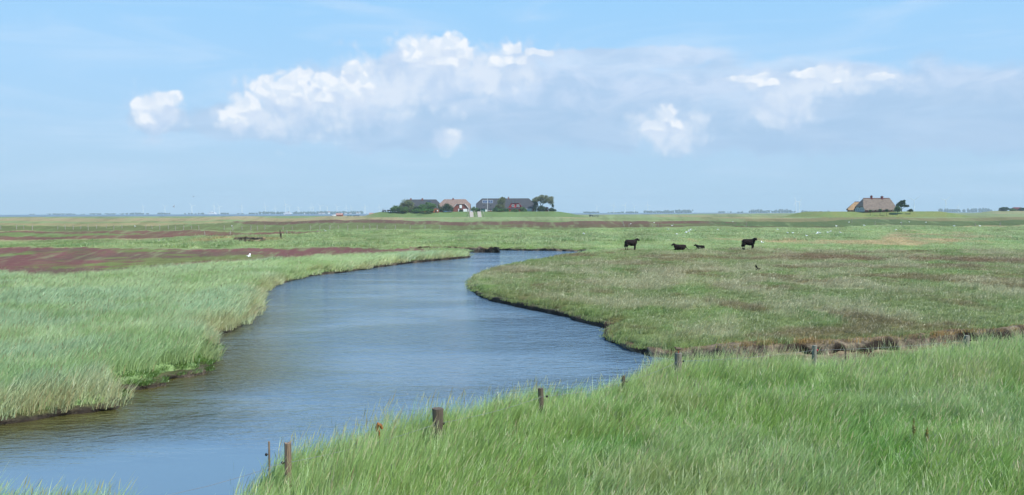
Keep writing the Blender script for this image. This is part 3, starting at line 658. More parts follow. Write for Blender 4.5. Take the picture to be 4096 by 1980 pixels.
def marsh_grass():
    c = coll_of('marsh_tufts')
    for i in range(5): tuft('marsh_tuft', c, 34, 0.26, 0.14, 0.016, 0.8, 400 + i, heads=0, dry=0.05, spread=1.5)
    for i in range(4): tuft('marsh_tuft', c, 30, 0.26, 0.21, 0.013, 0.9, 410 + i, heads=11, dry=0.15, spread=1.2)
    P_ = []
    for d0, d1, dens, wsc in ((26, 46, 11, 1.0), (46, 72, 5.5, 1.4), (72, 108, 2.6, 2.0)):
        x, y = sample(d0, d1, dens, -0.15, 0.9); col, zid = paint(x, y); sd_ = creek_sd(x, y); k = (zid == 3) & (sd_ < 0.04)
        x, y, sd_, col = x[k], y[k], sd_[k], col[k]; n = len(x); st = fbm(x / 2.6, y / 3.4, 61, 5)
        e = sstep(-1.6, -0.1, sd_); col = mixc(col, e * 0.6, alb((120, 142, 70))); col = mixc(col, (sd_ > -0.3) * (x > 6) * 0.8 * sstep(.42, .6, fbm(x / 1.5, y / 1.5, 98, 3)), alb((160, 122, 70)))
        strawp = 0.03 + sstep(0.44, 0.62, st) * (1 - 0.8 * e); isw = rr_.random(n) < strawp * 0.62
        idx = np.where(isw, rr_.integers(5, 9, n), rr_.integers(0, 5, n))
        hs = (0.7 + 0.7 * fbm(x / 1.0, y / 1.0, 95, 3)) * (0.8 + 0.4 * rr_.random(n)) * (1.15 + 0.25 * isw); ws = np.full(n, wsc)
        col = col * (0.85 + 0.3 * rr_.random(n))[:, None] * TB * 0.92
        P_.append((x, y, np.full(n, 3), col, hs, ws, idx))
    return finish('grazed_marsh_grass', P_, c, 'short grazed marsh grass with straw-coloured seed heads right of the creek')
def far_grass():
    c = coll_of('far_tufts')
    for i in range(6): tuft('far_tuft', c, 40, 0.75, 0.50, 0.05, 0.5, 500 + i, heads=3, dry=0.04)
    P_ = []
    for d0, d1, dens, wsc in ((88, 150, 1.3, 1.0), (150, 290, 0.55, 1.5)):
        x, y = sample(d0, d1, dens, -0.8, 0.8); col, zid = paint(x, y); k = (zid == 4); x, y, col = x[k], y[k], col[k]
        sd_ = creek_sd(x, y); q = sdpoly(x, y, ditch); q2 = sdpoly(x, y, pond); k = (sd_ < -0.1) & (q > 0.6) & (q2 > 1.0) & ~inpoly(x, y, ditch) & ~inpoly(x, y, pond); q = q[k]
        x, y, col, sd_ = x[k], y[k], col[k], sd_[k]; n = len(x)
        bulge = fbm(x / 7, y / 14, 96, 3); short = ((bulge < 0.40) | ((sd_ > -7) & (x > -30)) | ((x > 5) & (y < 122)))
        hs = np.where(short, 0.35, 0.5 + 1.3 * np.clip(bulge - 0.35, 0, 1)) * (0.85 + 0.3 * rr_.random(n)); ws = np.full(n, wsc)
        e = np.exp(-((q) / 2.5) ** 2); col = mixc(col, e * 0.8, alb((170, 142, 96)))
        col = mixc(col, sstep(0.5, 0.65, fbm(x / 4, y / 8, 97, 3)) * 0.45, alb((130, 160, 106)))
        col = col * (0.86 + 0.28 * rr_.random(n))[:, None] * TB * 1.1
        P_.append((x, y, np.full(n, 4), col, hs, ws, rr_.integers(0, 6, n)))
    return finish('far_bank_grass', P_, c, 'belt of tall green grass across the marsh behind the creek and cattle')
near_grass(); left_grass(); marsh_grass(); far_grass()
# ------------------------------------------------------------------ materials for the built things
def cc(c): return tuple(alb(c))
m_dark = mat_basic('slate_thatch', cc((84, 86, 92)), 0.9, 0.18, 1.2); m_thatch = mat_basic('brown_thatch', cc((164, 140, 128)), 0.95, 0.22, 1.0)
m_thatch2 = mat_basic('old_thatch', cc((140, 126, 114)), 0.95, 0.25, 0.8); m_thatch3 = mat_basic('sunlit_thatch', cc((196, 160, 118)), 0.95, 0.2, 0.8)  # barn thatch: its sunlit orange tone is put into the base colour
m_brick = mat_basic('brick', cc((158, 92, 78)), 0.9, 0.2, 2.0); m_redb = mat_basic('red_boards', cc((198, 44, 54)), 0.7, 0.12, 1.0); m_white = mat_basic('white_paint', (0.78, 0.79, 0.80), 0.6, 0.05, 1.0)
m_cream = mat_basic('cream_render', cc((196, 206, 208)), 0.8, 0.08, 1.0); m_teal = mat_basic('teal_paint', cc((58, 122, 112)), 0.6, 0.1, 1.0); m_orange = mat_basic('orange_wood', cc((184, 108, 68)), 0.8, 0.2, 2.0)
m_darkw = mat_basic('dark_wood', cc((70, 58, 56)), 0.85, 0.2, 2.0); m_concrete = mat_basic('concrete', cc((196, 186, 172)), 0.9, 0.12, 0.6); m_metal = mat_basic('galvanised', cc((150, 155, 158)), 0.5, 0.1, 2.0)
m_black = mat_basic('black_plastic', (0.012, 0.012, 0.013), 0.5, 0.1, 5.0); m_red = mat_basic('red_plastic', (0.55, 0.03, 0.05), 0.5, 0.1, 5.0); m_blue = mat_basic('blue_paint', cc((110, 160, 200)), 0.3, 0.05, 2.0, 0.5)
m_glass = mat_basic('window_glass', (0.03, 0.04, 0.05), 0.08, 0.1, 2.0, 0.8); m_solar = mat_basic('solar_glass', (0.05, 0.08, 0.14), 0.15, 0.3, 1.0, 0.8); m_ridge = mat_basic('ridge_tiles', cc((120, 56, 58)), 0.9, 0.2, 2.0)
m_paleroof = mat_basic('pale_red_roof', cc((196, 150, 140)), 0.9, 0.1, 1.0); m_tyre = mat_basic('tyre', (0.02, 0.02, 0.02), 0.9, 0.1, 3.0); m_turb = mat_basic('turbine_white', (0.85, 0.86, 0.86), 0.5, 0.02, 0.1)
def gz(x, y): return float(terrain_z(np.array([x]), np.array([y]))[0])
def X_at(px, y): return at_dist(px, 850, y).x
def Z_at(px, py, y): return at_dist(px, py, y).z

# ------------------------------------------------------------------ houses
def roof_mesh(L, W, he, hr, hip, hh, th=0.35, over=0.5):
    """half-hipped roof along x, hip (left, right) insets, hh (left, right) heights where the hips start"""
    L2, W2 = L / 2 + over * 0.4, W / 2 + over; he_ = he - over * (hr - he) / (W / 2)
    yl = W2 * (hr - hh[0]) / (hr - he_); yr = W2 * (hr - hh[1]) / (hr - he_)
    top = [(-L2, -W2, he_), (L2, -W2, he_), (L2, W2, he_), (-L2, W2, he_), (-L2, -yl, hh[0]), (L2, -yr, hh[1]), (L2, yr, hh[1]), (-L2, yl, hh[0]), (-L2 + hip[0], 0, hr), (L2 - hip[1], 0, hr)]
    f = [(0, 1, 5, 9, 8, 4), (2, 3, 7, 8, 9, 6), (5, 6, 9), (7, 4, 8)]
    bot = [(x, y, z - th) for x, y, z in top]; n = len(top)
    ff = f + [tuple(i + n for i in q[::-1]) for q in f]
    loop = [0, 1, 5, 6, 2, 3, 7, 4]
    for i in range(8):
        a, b = loop[i], loop[(i + 1) % 8]; ff.append((b, a, a + n, b + n))
    return top + bot, ff
def wall_mesh(L, W, he, hr, hh, inset=0.0):
    L2, W2 = L / 2, W / 2; V = []; Fc = []
    for s, h in ((-1, hh[0]), (1, hh[1])):
        y = W2 * (hr - h) / (hr - he) if hr > he else W2
        V += [(s * L2, -W2, 0), (s * L2, W2, 0), (s * L2, W2, he - 0.4), (s * L2, y - 0.2, h - 0.45), (s * L2, -y + 0.2, h - 0.45), (s * L2, -W2, he - 0.4)]
    Fc = [(0, 5, 4, 3, 2, 1), (6, 7, 8, 9, 10, 11), (0, 6, 11, 5), (1, 2, 8, 7), (0, 1, 7, 6), (5, 11, 8, 2)]
    return V, Fc
def window(parent, x, z, w, h, y, mat=m_white, bars=2, name='window', label=None):
    b = MB(); t = 0.18
    b.box(x - w / 2, x + w / 2, y - 0.12, y + 0.1, z, z + t); b.box(x - w / 2, x + w / 2, y - 0.12, y + 0.1, z + h - t, z + h)
    b.box(x - w / 2, x - w / 2 + t, y - 0.12, y + 0.1, z + t, z + h - t); b.box(x + w / 2 - t, x + w / 2, y - 0.12, y + 0.1, z + t, z + h - t)
    for i in range(1, bars):
        q = x - w / 2 + w * i / bars; b.box(q - 0.07, q + 0.07, y - 0.1, y + 0.08, z + t, z + h - t)
    o = b.build(name, mat, parent); g = MB().box(x - w / 2 + t, x + w / 2 - t, y - 0.04, y + 0.04, z + t, z + h - t).build('pane', m_glass, o)
    if label: o['label'] = label
    return o
def panel(parent, name, x, z, w, h, y, mat, label=None):
    b = MB().box(x - w / 2, x + w / 2, y - 0.14, y + 0.1, z, z + h); b.box(x - w / 2 + 0.15, x + w / 2 - 0.15, y - 0.2, y - 0.14, z + 0.15, z + h - 0.2)
    o = b.build(name, mat, parent)
    if label: o['label'] = label
    return o
def chimney(parent, x, z, w=1.1, h=1.6, mat=None):
    b = MB().box(x - w / 2, x + w / 2, -w / 2, w / 2, z - 1.0, z + h - 0.3); b.box(x - w / 2 - 0.12, x + w / 2 + 0.12, -w / 2 - 0.12, w / 2 + 0.12, z + h - 0.3, z + h); b.box(x - 0.2, x + 0.2, -0.2, 0.2, z + h, z + h + 0.4)
    return b.build('chimney', mat or m_brick, parent)
def cross(parent, x, W, he, hr, hh, depth, front, rmat, wmat, label=None):
    """front-facing gable wing; depth runs from the facade into the roof"""
    v, f = roof_mesh(depth, W, he, hr, (0.01, 3.4), (hr - 0.01, hh), 0.35, 0.45); c = -front + depth / 2
    def tr(p): return (x + p[1], c - p[0] , p[2] + 0.03)
    r = link_mesh('roof', [tr(p) for p in v], f, rmat, parent)
    v, f = wall_mesh(depth - 0.8, W - 0.3, he, hr, (hr - 0.05, hh)); w = link_mesh('gable', [tr((p[0] - 0.1, p[1], p[2])) for p in v], f, wmat, parent)
    # pale verge boards
    yh = W / 2 * (hr - hh) / (hr - he); yy = c - depth / 2 - 0.32
    for s in (-1, 1): MB().tube([(x + s * (W / 2 + 0.3), yy, he - 0.4), (x + s * (yh + 0.05), yy, hh)], 0.16, 4).build('verge_board', m_white if wmat is m_brick else m_redb, parent)
    if label: w['label'] = label
    return r, w
def solid_fix(o):
    bm = bmesh.new(); bm.from_mesh(o.data); bmesh.ops.recalc_face_normals(bm, faces=bm.faces); bm.to_mesh(o.data); bm.free()

# long dark-roofed farmhouse
yC = 852; hC = empty('farmhouse', (X_at(2021.5, 845), yC, gz(X_at(2021, 845), yC)))
tag(hC, 'long dark thatched farmhouse with a bright red boarded dormer and solar panels', 'farmhouse')
v, f = roof_mesh(60, 14, 3.9, 13.6, (6.2, 6.2), (8.2, 8.2)); rf = link_mesh('roof', v, f, m_dark, hC)
v, f = wall_mesh(59, 13.4, 3.9, 13.6, (8.2, 8.2)); link_mesh('wall', v, f, m_brick, hC)
k = 0.256; cx = 2021.5
def lx(px): return (px - cx) * k
chimney(rf, lx(2034), 13.6, 1.2, 1.2)
r_, g_ = cross(hC, lx(2061), 15.4, 3.2, 13.4, 8.7, 8.0, 7.5, m_dark, m_redb, 'bright red boarded dormer gable')
for px in (2052, 2072): window(g_, lx(px), 4.7, 2.7, 2.4, -7.45, bars=3)
sp_ = MB()
def onroof(x, z, L=60, W=14, he=3.9, hr=13.6): return (x, -(W / 2) * (hr - z) / (hr - he) - 0.12, z + 0.12)
for x0, x1 in ((1930, 1949.0), (1951.5, 1971)):
    b = MB(); fr = MB(); p = [onroof(lx(x0), 8.6), onroof(lx(x1), 8.6), onroof(lx(x1), 11.4), onroof(lx(x0), 11.4)]
    b.add([Vector(q) + Vector((0, -0.05, 0.08)) for q in p] + [Vector(q) for q in p], [(0, 1, 2, 3), (7, 6, 5, 4), (0, 4, 5, 1), (1, 5, 6, 2), (2, 6, 7, 3), (3, 7, 4, 0)])
    o = b.build('solar_panel', m_solar, rf); 
    pp = [Vector(q) + Vector((0, -0.1, 0.14)) for q in p]
    for i in range(4): fr.tube([pp[i], pp[(i + 1) % 4]], 0.09, 4)
    fr.tube([(pp[0] + pp[1]) / 2, (pp[2] + pp[3]) / 2], 0.06, 4)
    fr.build('panel_frame', m_white, o)
for px in (1936, 1963): 
    p = onroof(lx(px), 6.2); MB().box(p[0] - 0.5, p[0] + 0.5, p[1] - 0.25, p[1] + 0.2, 5.7, 6.8).build('roof_window', m_glass, rf)
panel(hC, 'door', lx(1922.5), 0, 1.0, 3.2, -6.85, m_white); panel(hC, 'barn_door', lx(1932), 0, 3.8, 3.0, -6.85, m_teal, 'teal double barn door'); panel(hC, 'door', lx(1944.5), 0, 2.0, 3.0, -6.85, m_white, 'white door')
for px, w in ((1957, 2.0), (1968, 1.6), (2041, 1.3), (2079, 2.0), (2084, 1.2), (2127, 1.6)): window(hC, lx(px), 0.8, w, 1.9, -6.85, bars=2)
v = empty('x'); bpy.data.objects.remove(v)
b = MB(); 
for i in range(7): b.box(lx(2098) + i * 1.15, lx(2098) + i * 1.15 + 0.16, -9.2, -9.04, 0, 2.7)
b.box(lx(2098), lx(2098) + 7.06, -9.25, -6.9, 2.7, 2.9); vr = b.build('veranda', m_white, hC); MB().box(lx(2098) + 0.1, lx(2098) + 6.9, -9.12, -9.08, 0.2, 2.6).build('pane', m_cream, vr)

# brown thatched house with a brick gable
yB = 852; cxB = 1818; kB = 0.2575; hB = empty('farmhouse', (X_at(cxB, 845), yB, gz(X_at(cxB, 845), yB)))
tag(hB, 'brown-roofed brick house with a white loft door in its front gable', 'farmhouse')
v, f = roof_mesh(32, 14, 3.5, 13.0, (5.2, 5.2), (7.9, 7.9)); rfB = link_mesh('roof', v, f, m_thatch, hB); v, f = wall_mesh(31.2, 13.4, 3.5, 13.0, (7.9, 7.9)); link_mesh('wall', v, f, m_brick, hB)
def lb(px): return (px - cxB) * kB
r_, g_ = cross(hB, lb(1843.5), 16.4, 3.4, 12.7, 7.9, 9.0, 8.4, m_thatch, m_brick, 'front brick gable')
chimney(rfB, lb(1811), 13.0, 1.4, 1.0)
panel(g_, 'loft_door', lb(1843), 3.6, 2.5, 3.3, -8.3, m_white, 'white loft door'); panel(g_, 'door', lb(1835), 0, 1.2, 2.9, -8.3, m_white); panel(g_, 'garage_door', lb(1861), 0, 4.2, 2.9, -8.3, m_white, 'wide white garage door')
panel(hB, 'door', lb(1875.5), 0, 1.0, 3.0, -8.35, m_white); window(hB, lb(1820), 0.6, 2.0, 1.6, -6.85, m_darkw)

# dark-roofed house behind the bushes
yA = 880; cxA = 1683; kA = 0.266; hA = empty('farmhouse', (X_at(cxA, 873), yA, gz(X_at(cxA, 873), yA)))
tag(hA, 'dark-roofed house mostly hidden behind the green bushes', 'farmhouse')
v, f = roof_mesh(42, 13, 4.0, 13.2, (5.5, 5.5), (7.4, 7.4)); rfA = link_mesh('roof', v, f, m_dark, hA); v, f = wall_mesh(41, 12.4, 4.0, 13.2, (7.4, 7.4)); link_mesh('wall', v, f, m_brick, hA)
chimney(rfA, (1641 - cxA) * kA, 13.2, 1.4, 1.1); chimney(rfA, (1687 - cxA) * kA, 13.2, 1.6, 1.1)
for px in (1712, 1720):
    p = onroof((px - cxA) * kA, 10.8, 42, 13, 4.0, 13.2); MB().box(p[0] - 0.8, p[0] + 0.8, p[1] - 0.3, p[1] + 0.25, 10.2, 11.6).build('roof_window', m_solar, rfA)
window(hA, (1750 - cxA) * kA, 4.4, 1.6, 1.6, -6.35)

# thatched farm on the right-hand mound, turned so that its pale gable looks left
RZ = math.radians(12); yR = 636
hR = empty('thatched_farmhouse', (X_at(3501, 636), yR, gz(X_at(3501, 636), yR)), RZ)
tag(hR, 'old brown thatched farmhouse with a pale gable and red ridge on its own mound', 'farmhouse')
v, f = roof_mesh(27.5, 12.5, 2.3, 10.2, (3.4, 1.4), (4.1, 5.5), 0.5, 0.6); rR = link_mesh('roof', v, f, m_thatch2, hR)
v, f = wall_mesh(26.4, 11.8, 2.5, 10.2, (4.1, 5.5)); link_mesh('wall', v, f, m_brick, hR)
MB().tube([(-27.5 / 2 + 3.3, 0, 10.3), (0, 0, 10.25), (27.5 / 2 - 1.6, 0, 10.3)], 0.3, 6).build('ridge_cap', m_ridge, rR)
chimney(rR, -3.6, 10.2, 1.2, 2.0, m_ridge); chimney(rR, 5.6, 10.2, 1.4, 1.6, m_ridge)
b = MB(); pts = [(-5.9, 0), (5.9, 0), (5.9, 1.9), (3.6, 4.0), (-3.6, 4.0), (-5.9, 1.9)]
b.add([(-13.5, y, z) for y, z in pts] + [(-13.1, y, z) for y, z in pts], [(0, 1, 2, 3, 4, 5), (11, 10, 9, 8, 7, 6)] + [((i + 1) % 6, i, i + 6, (i + 1) % 6 + 6) for i in range(6)])
gb = b.build('gable', m_cream, hR); gb['label'] = 'pale blue-white rendered gable wall'; solid_fix(gb)
for y in (-4.2, -1.6, 1.4, 4.0): MB().box(-13.62, -13.5, y - 0.2, y + 0.2, 1.1, 2.0).build('window', m_glass, gb)
MB().box(-13.62, -13.5, -0.6, 0.6, 2.9, 3.9).build('loft_hatch', m_darkw, gb)
for x, m in ((-9.9, m_glass), (-6, m_glass), (-2.5, m_darkw), (1, m_glass), (4.5, m_glass), (8, m_glass), (11.5, m_glass)):
    window(hR, x, 0.6, 1.4, 1.2, -6.0, m_white, 2)
hW = empty('thatched_barn', (X_at(3430, 658), 658, gz(X_at(3430, 658), 658)), math.radians(-15))
tag(hW, 'low barn with sunlit straw thatch behind the pale gable', 'barn')
v, f = roof_mesh(15, 10, 2.0, 7.6, (5.4, 3.0), (2.2, 2.2), 0.4, 0.6); rW = link_mesh('roof', v, f, m_thatch3, hW); v, f = wall_mesh(14, 9.4, 2.2, 7.6, (2.4, 2.4)); link_mesh('wall', v, f, mat_basic('dark_brick', cc((120, 50, 58)), 0.9, 0.2, 1.0), hW)
MB().tube([(-2.2, 0, 7.7), (4.6, 0, 7.7)], 0.28, 6).build('ridge_cap', m_ridge, rW)
for x in (-6, -3.6, -1.2, 1.2): window(hW, x, 0.5, 1.5, 1.1, -4.8, m_white, 2)

# sheds
def shed(px0, px1, ytop, y, mat, rmat, label, arch=False, name='garden_shed', depth=3.0):
    x0, x1 = X_at(px0, y), X_at(px1, y); xc = (x0 + x1) / 2; z = gz(xc, y); h = Z_at((px0 + px1) / 2, ytop, y) - z; w = x1 - x0
    t = empty(name, (xc, y, z)); tag(t, label, 'shed')
    he = h * (0.70 if arch else 0.8)
    MB().box(-w / 2, w / 2, 0, depth, 0, he).build('wall', mat, t)
    if arch:
        n = 9; pr = [(-w / 2 - 0.2 + (w + 0.4) * i / (n - 1), he + (h - he) * math.sin(math.pi * i / (n - 1)) + 0.02) for i in range(n)]
    else: pr = [(-w / 2 - 0.2, he), (0, h), (w / 2 + 0.2, he)]; n = 3
    V = [(x, yy, z_ + dz) for yy in (-0.25, depth + 0.25) for dz in (0, 0.18) for x, z_ in pr]; Fc = []
    for i in range(n - 1): Fc += [(i, i + 1, 2 * n + i + 1, 2 * n + i), (n + i, 3 * n + i, 3 * n + i + 1, n + i + 1), (i, n + i, n + i + 1, i + 1), (2 * n + i, 2 * n + i + 1, 3 * n + i + 1, 3 * n + i)]
    Fc += [(0, 2 * n, 3 * n, n), (n - 1, 2 * n - 1, 4 * n - 1, 3 * n - 1)]
    r = link_mesh('roof', V, Fc, rmat, t); solid_fix(r)
    # gable infill and door / window
    MB().add([(x * 0.93, 0.01, z_) for x, z_ in pr] + [(x * 0.93, 0.2, z_) for x, z_ in pr], [tuple(range(n))[::-1], tuple(range(n, 2 * n))]).build('gable', mat, t)
    MB().box(-w * 0.12, w * 0.12, -0.08, 0.0, 0.05, he * 0.85).build('door', m_darkw, t)
    MB().box(w * 0.2, w * 0.38, -0.08, 0.0, he * 0.4, he * 0.8).build('window', m_white, t)
    return t
shed(1586, 1597, 837, 828, m_orange, m_darkw, 'small orange wooden shed half hidden at the left end of the bushes')
shed(1732, 1755, 832.5, 827, m_orange, m_thatch, 'orange wooden garden shed with a curved brown roof before the bushes', arch=True)
shed(2179, 2194, 828, 840, m_brick, m_darkw, 'little red brick shed behind the windswept tree')

# ------------------------------------------------------------------ trees and bushes
def leaf_mat(name, c, v=0.35):
    m = bpy.data.materials.new(name); m.use_nodes = True; nt = m.node_tree; nt.nodes.clear(); g = nt.nodes.new('ShaderNodeNewGeometry')
    n = NOISE(nt, g.outputs['Position'], 0.5, 3, 0.6); n2 = NOISE(nt, g.outputs['Position'], 2.3, 2, 0.5)
    lo = tuple(q * (1 - v) for q in c); hi = tuple(q * (1 + v) for q in c)
    col = MIX(nt, SS(nt, n2, 0.3, 0.7), MIX(nt, SS(nt, n, 0.35, 0.65), lo, hi), c)
    d = nt.nodes.new('ShaderNodeBsdfDiffuse'); t = nt.nodes.new('ShaderNodeBsdfTranslucent'); nt.links.new(col, d.inputs[0]); nt.links.new(col, t.inputs[0])
    mx = nt.nodes.new('ShaderNodeMixShader'); mx.inputs[0].default_value = 0.3; nt.links.new(d.outputs[0], mx.inputs[1]); nt.links.new(t.outputs[0], mx.inputs[2]); o = nt.nodes.new('ShaderNodeOutputMaterial'); nt.links.new(mx.outputs[0], o.inputs[0]); return m
L_mid = leaf_mat('leaves_green', cc((114, 148, 86))); L_dark = leaf_mat('leaves_dark', cc((84, 108, 74))); L_olive = leaf_mat('leaves_olive', cc((142, 150, 106))); L_sage = leaf_mat('leaves_sage', cc((164, 170, 138))); L_low = leaf_mat('leaves_fresh', cc((102, 146, 74)))
m_bark = mat_basic('bark', cc((86, 76, 66)), 0.9, 0.2, 2.0)
def leaves(clumps, n, size, seed):
    r = np.random.default_rng(seed); w = np.array([c[3] * c[4] * c[5] for c in clumps]) ** (2 / 3.0); w /= w.sum(); V = []
    sub = []
    for c in clumps:
        for _ in range(14):
            d = r.normal(size=3); d /= np.linalg.norm(d); q = 0.45 + 0.5 * r.random(); s = 0.28 + 0.22 * r.random()
            sub.append((c[0] + d[0] * c[3] * q, c[1] + d[1] * c[4] * q, c[2] + d[2] * c[5] * q, c[3] * s, c[4] * s, c[5] * s))
    ci = r.choice(len(clumps), n, p=w); si = ci * 14 + r.integers(0, 14, n); A = np.array(sub)[si]
    d = r.normal(size=(n, 3)); d /= np.linalg.norm(d, axis=1)[:, None]; q = r.random(n)[:, None] ** 0.4
    Pn = A[:, :3] + d * A[:, 3:] * q * (1 + 0.25 * r.normal(size=(n, 1)) ** 2 * 0.5)
    a = r.normal(size=(n, 3)); a /= np.linalg.norm(a, axis=1)[:, None]; b = np.cross(a, r.normal(size=(n, 3))); b /= np.linalg.norm(b, axis=1)[:, None]
    s = size * (0.6 + 0.8 * r.random((n, 1))); V = np.stack([Pn - a * s, Pn + b * s * 0.55, Pn + a * s, Pn - b * s * 0.55], 1).reshape(-1, 3)
    return V, np.arange(n * 4).reshape(n, 4)
def plant(name, label, cat, pxc, y, clumps_px, mat, n, size, seed, trunk=None, group=None, base=None):
    """clumps_px: (px, py, half width px, half height px) around the plant's own axis, turned into metres at its distance"""
    k = y / F; x0 = X_at(pxc, y); z0 = gz(x0, y) if base is None else base
    t = empty(name, (x0, y, z0)); tag(t, label, cat, group)
    cl = [((px - pxc) * k, 0.0 + 0.3 * rx * k * math.sin(i * 2.1), Z_at(px, py, y) - z0, rx * k, rx * k * 0.85, ry * k) for i, (px, py, rx, ry) in enumerate(clumps_px)]
    v, f = leaves(cl, int(n * 1.7), size * 1.15, seed); v[:, 2] = np.maximum(v[:, 2], 0.0)
    link_mesh('crown' if trunk else 'foliage', v, f, mat, t)
    b = MB()
    if trunk:
        for pts, r0 in trunk: b.tube([((px - pxc) * k, 0, Z_at(px, py, y) - z0) for px, py in pts], [r0 * (1 - 0.6 * i / (len(pts) - 1)) for i in range(len(pts))], 7)
        b.build('trunk', m_bark, t)
    else:
        c = cl[0]; b.tube([(c[0], 0, -0.2), (c[0] + 0.1, 0, c[2])], [0.14, 0.06], 6); b.build('stem', m_bark, t)
    return t
BU = 'bushes and trees around the farmhouses on the mound'
def bush(label, px, w, top, y, mat, n=1500, size=0.35, seed=1, extra=(), cat='bush', name='bush', botpx=847):
    top += 2.5; hc = (botpx - top) / 2; w *= 0.94; return plant(name, label, cat, px, y, [(px, top + hc * 1.0, w / 2, hc * 1.05), (px - w * .25, top + hc * 1.25, w / 3.2, hc * .8), (px + w * .28, top + hc * 1.3, w / 3.4, hc * .75)] + list(extra), mat, n, size, seed, group=BU)
bush('low rounded bush at the far left end of the farm mound', 1583, 48, 821, 827, L_mid, 1800, seed=11)
bush('tallest pale-topped bush hiding the left end of the dark-roofed house', 1628, 64, 802, 832, L_olive, 3800, seed=12)
bush('bright green bush below the tallest bush', 1612, 46, 824, 825, L_mid, 1700, seed=13)
bush('dark narrow bush between the two big green bushes', 1667, 26, 823, 829, L_dark, 900, seed=14)
bush('broad round green bush in front of the dark-roofed house', 1710, 76, 808, 834, L_mid, 4200, seed=15)
bush('long low fresh green hedge below the broad bush', 1688, 84, 830, 825, L_low, 2300, seed=16, cat='hedge', name='hedge')
bush('pale bush between the dark-roofed and the brown-roofed house', 1757, 16, 815, 836, L_olive, 700, seed=17)
bush('dark green bush beside the brick gable', 1789, 50, 814, 835, L_dark, 2600, seed=18)
bush('small dark bush beneath the dark green bush', 1768, 22, 830, 831, L_dark, 800, seed=28)
bush('small dark shrub between the white doors of the brick gable', 1843, 17, 836, 838, L_dark, 500, seed=19, cat='shrub', name='shrub')
bush('round green bush between the brick gable and the two ramps', 1898, 28, 826, 842, L_mid, 900, seed=20)
bush('dark bush at the left corner of the long farmhouse', 1914, 18, 831, 843, L_dark, 500, seed=21)
plant('tree', 'narrow olive-green tree hiding the middle of the long dark roof', 'tree', 2004, 838, [(2004, 812, 17, 22), (2008, 796, 11, 9), (1998, 825, 18, 12)], L_olive, 3000, 0.35, 22, trunk=[([(2004, 847), (2004, 820), (2006, 800)], 0.35)], group=BU)
bush('green hedge at the foot of the narrow olive-green tree', 1995, 46, 827, 834, L_mid, 1500, seed=23, cat='hedge', name='hedge')
bush('small green bush right of the narrow olive-green tree', 2027, 22, 830, 833, L_low, 700, seed=24)
bush('dark hedge under the red dormer', 2060, 36, 834, 833, L_mid, 1100, seed=25, cat='hedge', name='hedge')
bush('round bush below the right end of the red dormer', 2094, 26, 826, 834, L_mid, 1100, seed=26)
plant('tree', 'big windswept pale green tree leaning right of the long farmhouse', 'tree', 2163, 838,
      [(2150, 797, 15, 10), (2172, 788, 22, 10), (2192, 792, 20, 14), (2207, 800, 12, 14), (2182, 805, 22, 9), (2140, 800, 13, 8), (2202, 812, 8, 6), (2165, 800, 14, 8)], L_sage, 4200, 0.36, 27,
      trunk=[([(2162, 847), (2161, 832), (2163, 815), (2170, 798)], 0.5), ([(2163, 818), (2150, 802), (2146, 795)], 0.28), ([(2163, 825), (2182, 808), (2196, 800)], 0.3)], group=BU)
plant('tree', 'dark slim tree against the right gable of the long farmhouse', 'tree', 2143, 840, [(2143, 822, 12, 22), (2140, 806, 12, 9)], L_dark, 2000, 0.35, 29, trunk=[([(2143, 847), (2143, 815)], 0.3)], group=BU)
bush('dark bush underneath the big windswept tree', 2166, 34, 819, 836, L_dark, 1700, seed=30)
bush('pointed green bush at the right end of the farm', 2209, 28, 829, 836, L_dark, 1300, seed=31, extra=[(2211, 824, 5, 8)])
GR = 'trees and bushes beside the thatched farmhouse'
plant('tree', 'round dark tree with a bare trunk right of the thatched farmhouse', 'tree', 3607, 622, [(3608, 819, 17, 9), (3613, 808, 10, 8), (3594, 820, 9, 7), (3625, 824, 10, 5), (3602, 814, 9, 7)], L_dark, 3400, 0.3, 41,
      trunk=[([(3606, 846), (3606, 836), (3604, 826)], 0.35), ([(3606, 838), (3614, 831), (3624, 827)], 0.2)], group=GR)
def bushR(label, px, w, top, y, mat, n, seed): return plant('bush', label, 'bush', px, y, [(px, (top + 846) / 2, w / 2, (846 - top) / 2), (px + w * .2, (top + 846) / 2 + 2, w / 3, (846 - top) / 2.6)], mat, n, 0.28, seed, group=GR)
bushR('green bush between the thatched farmhouse and the round dark tree', 3590, 26, 826, 620, L_mid, 1200, 42)
bushR('small dark bush standing alone right of the round dark tree', 3640, 22, 836, 622, L_dark, 700, 43)
bushR('small grey-green bush before the middle of the thatched front', 3520, 12, 835, 617, L_olive, 400, 44)
bushR('dark rounded bush before the right half of the thatched front', 3547, 14, 836, 617, L_dark, 450, 45)
bushR('tiny green bush before the brick wall next to the pale gable', 3481, 8, 840, 618, L_mid, 250, 46)

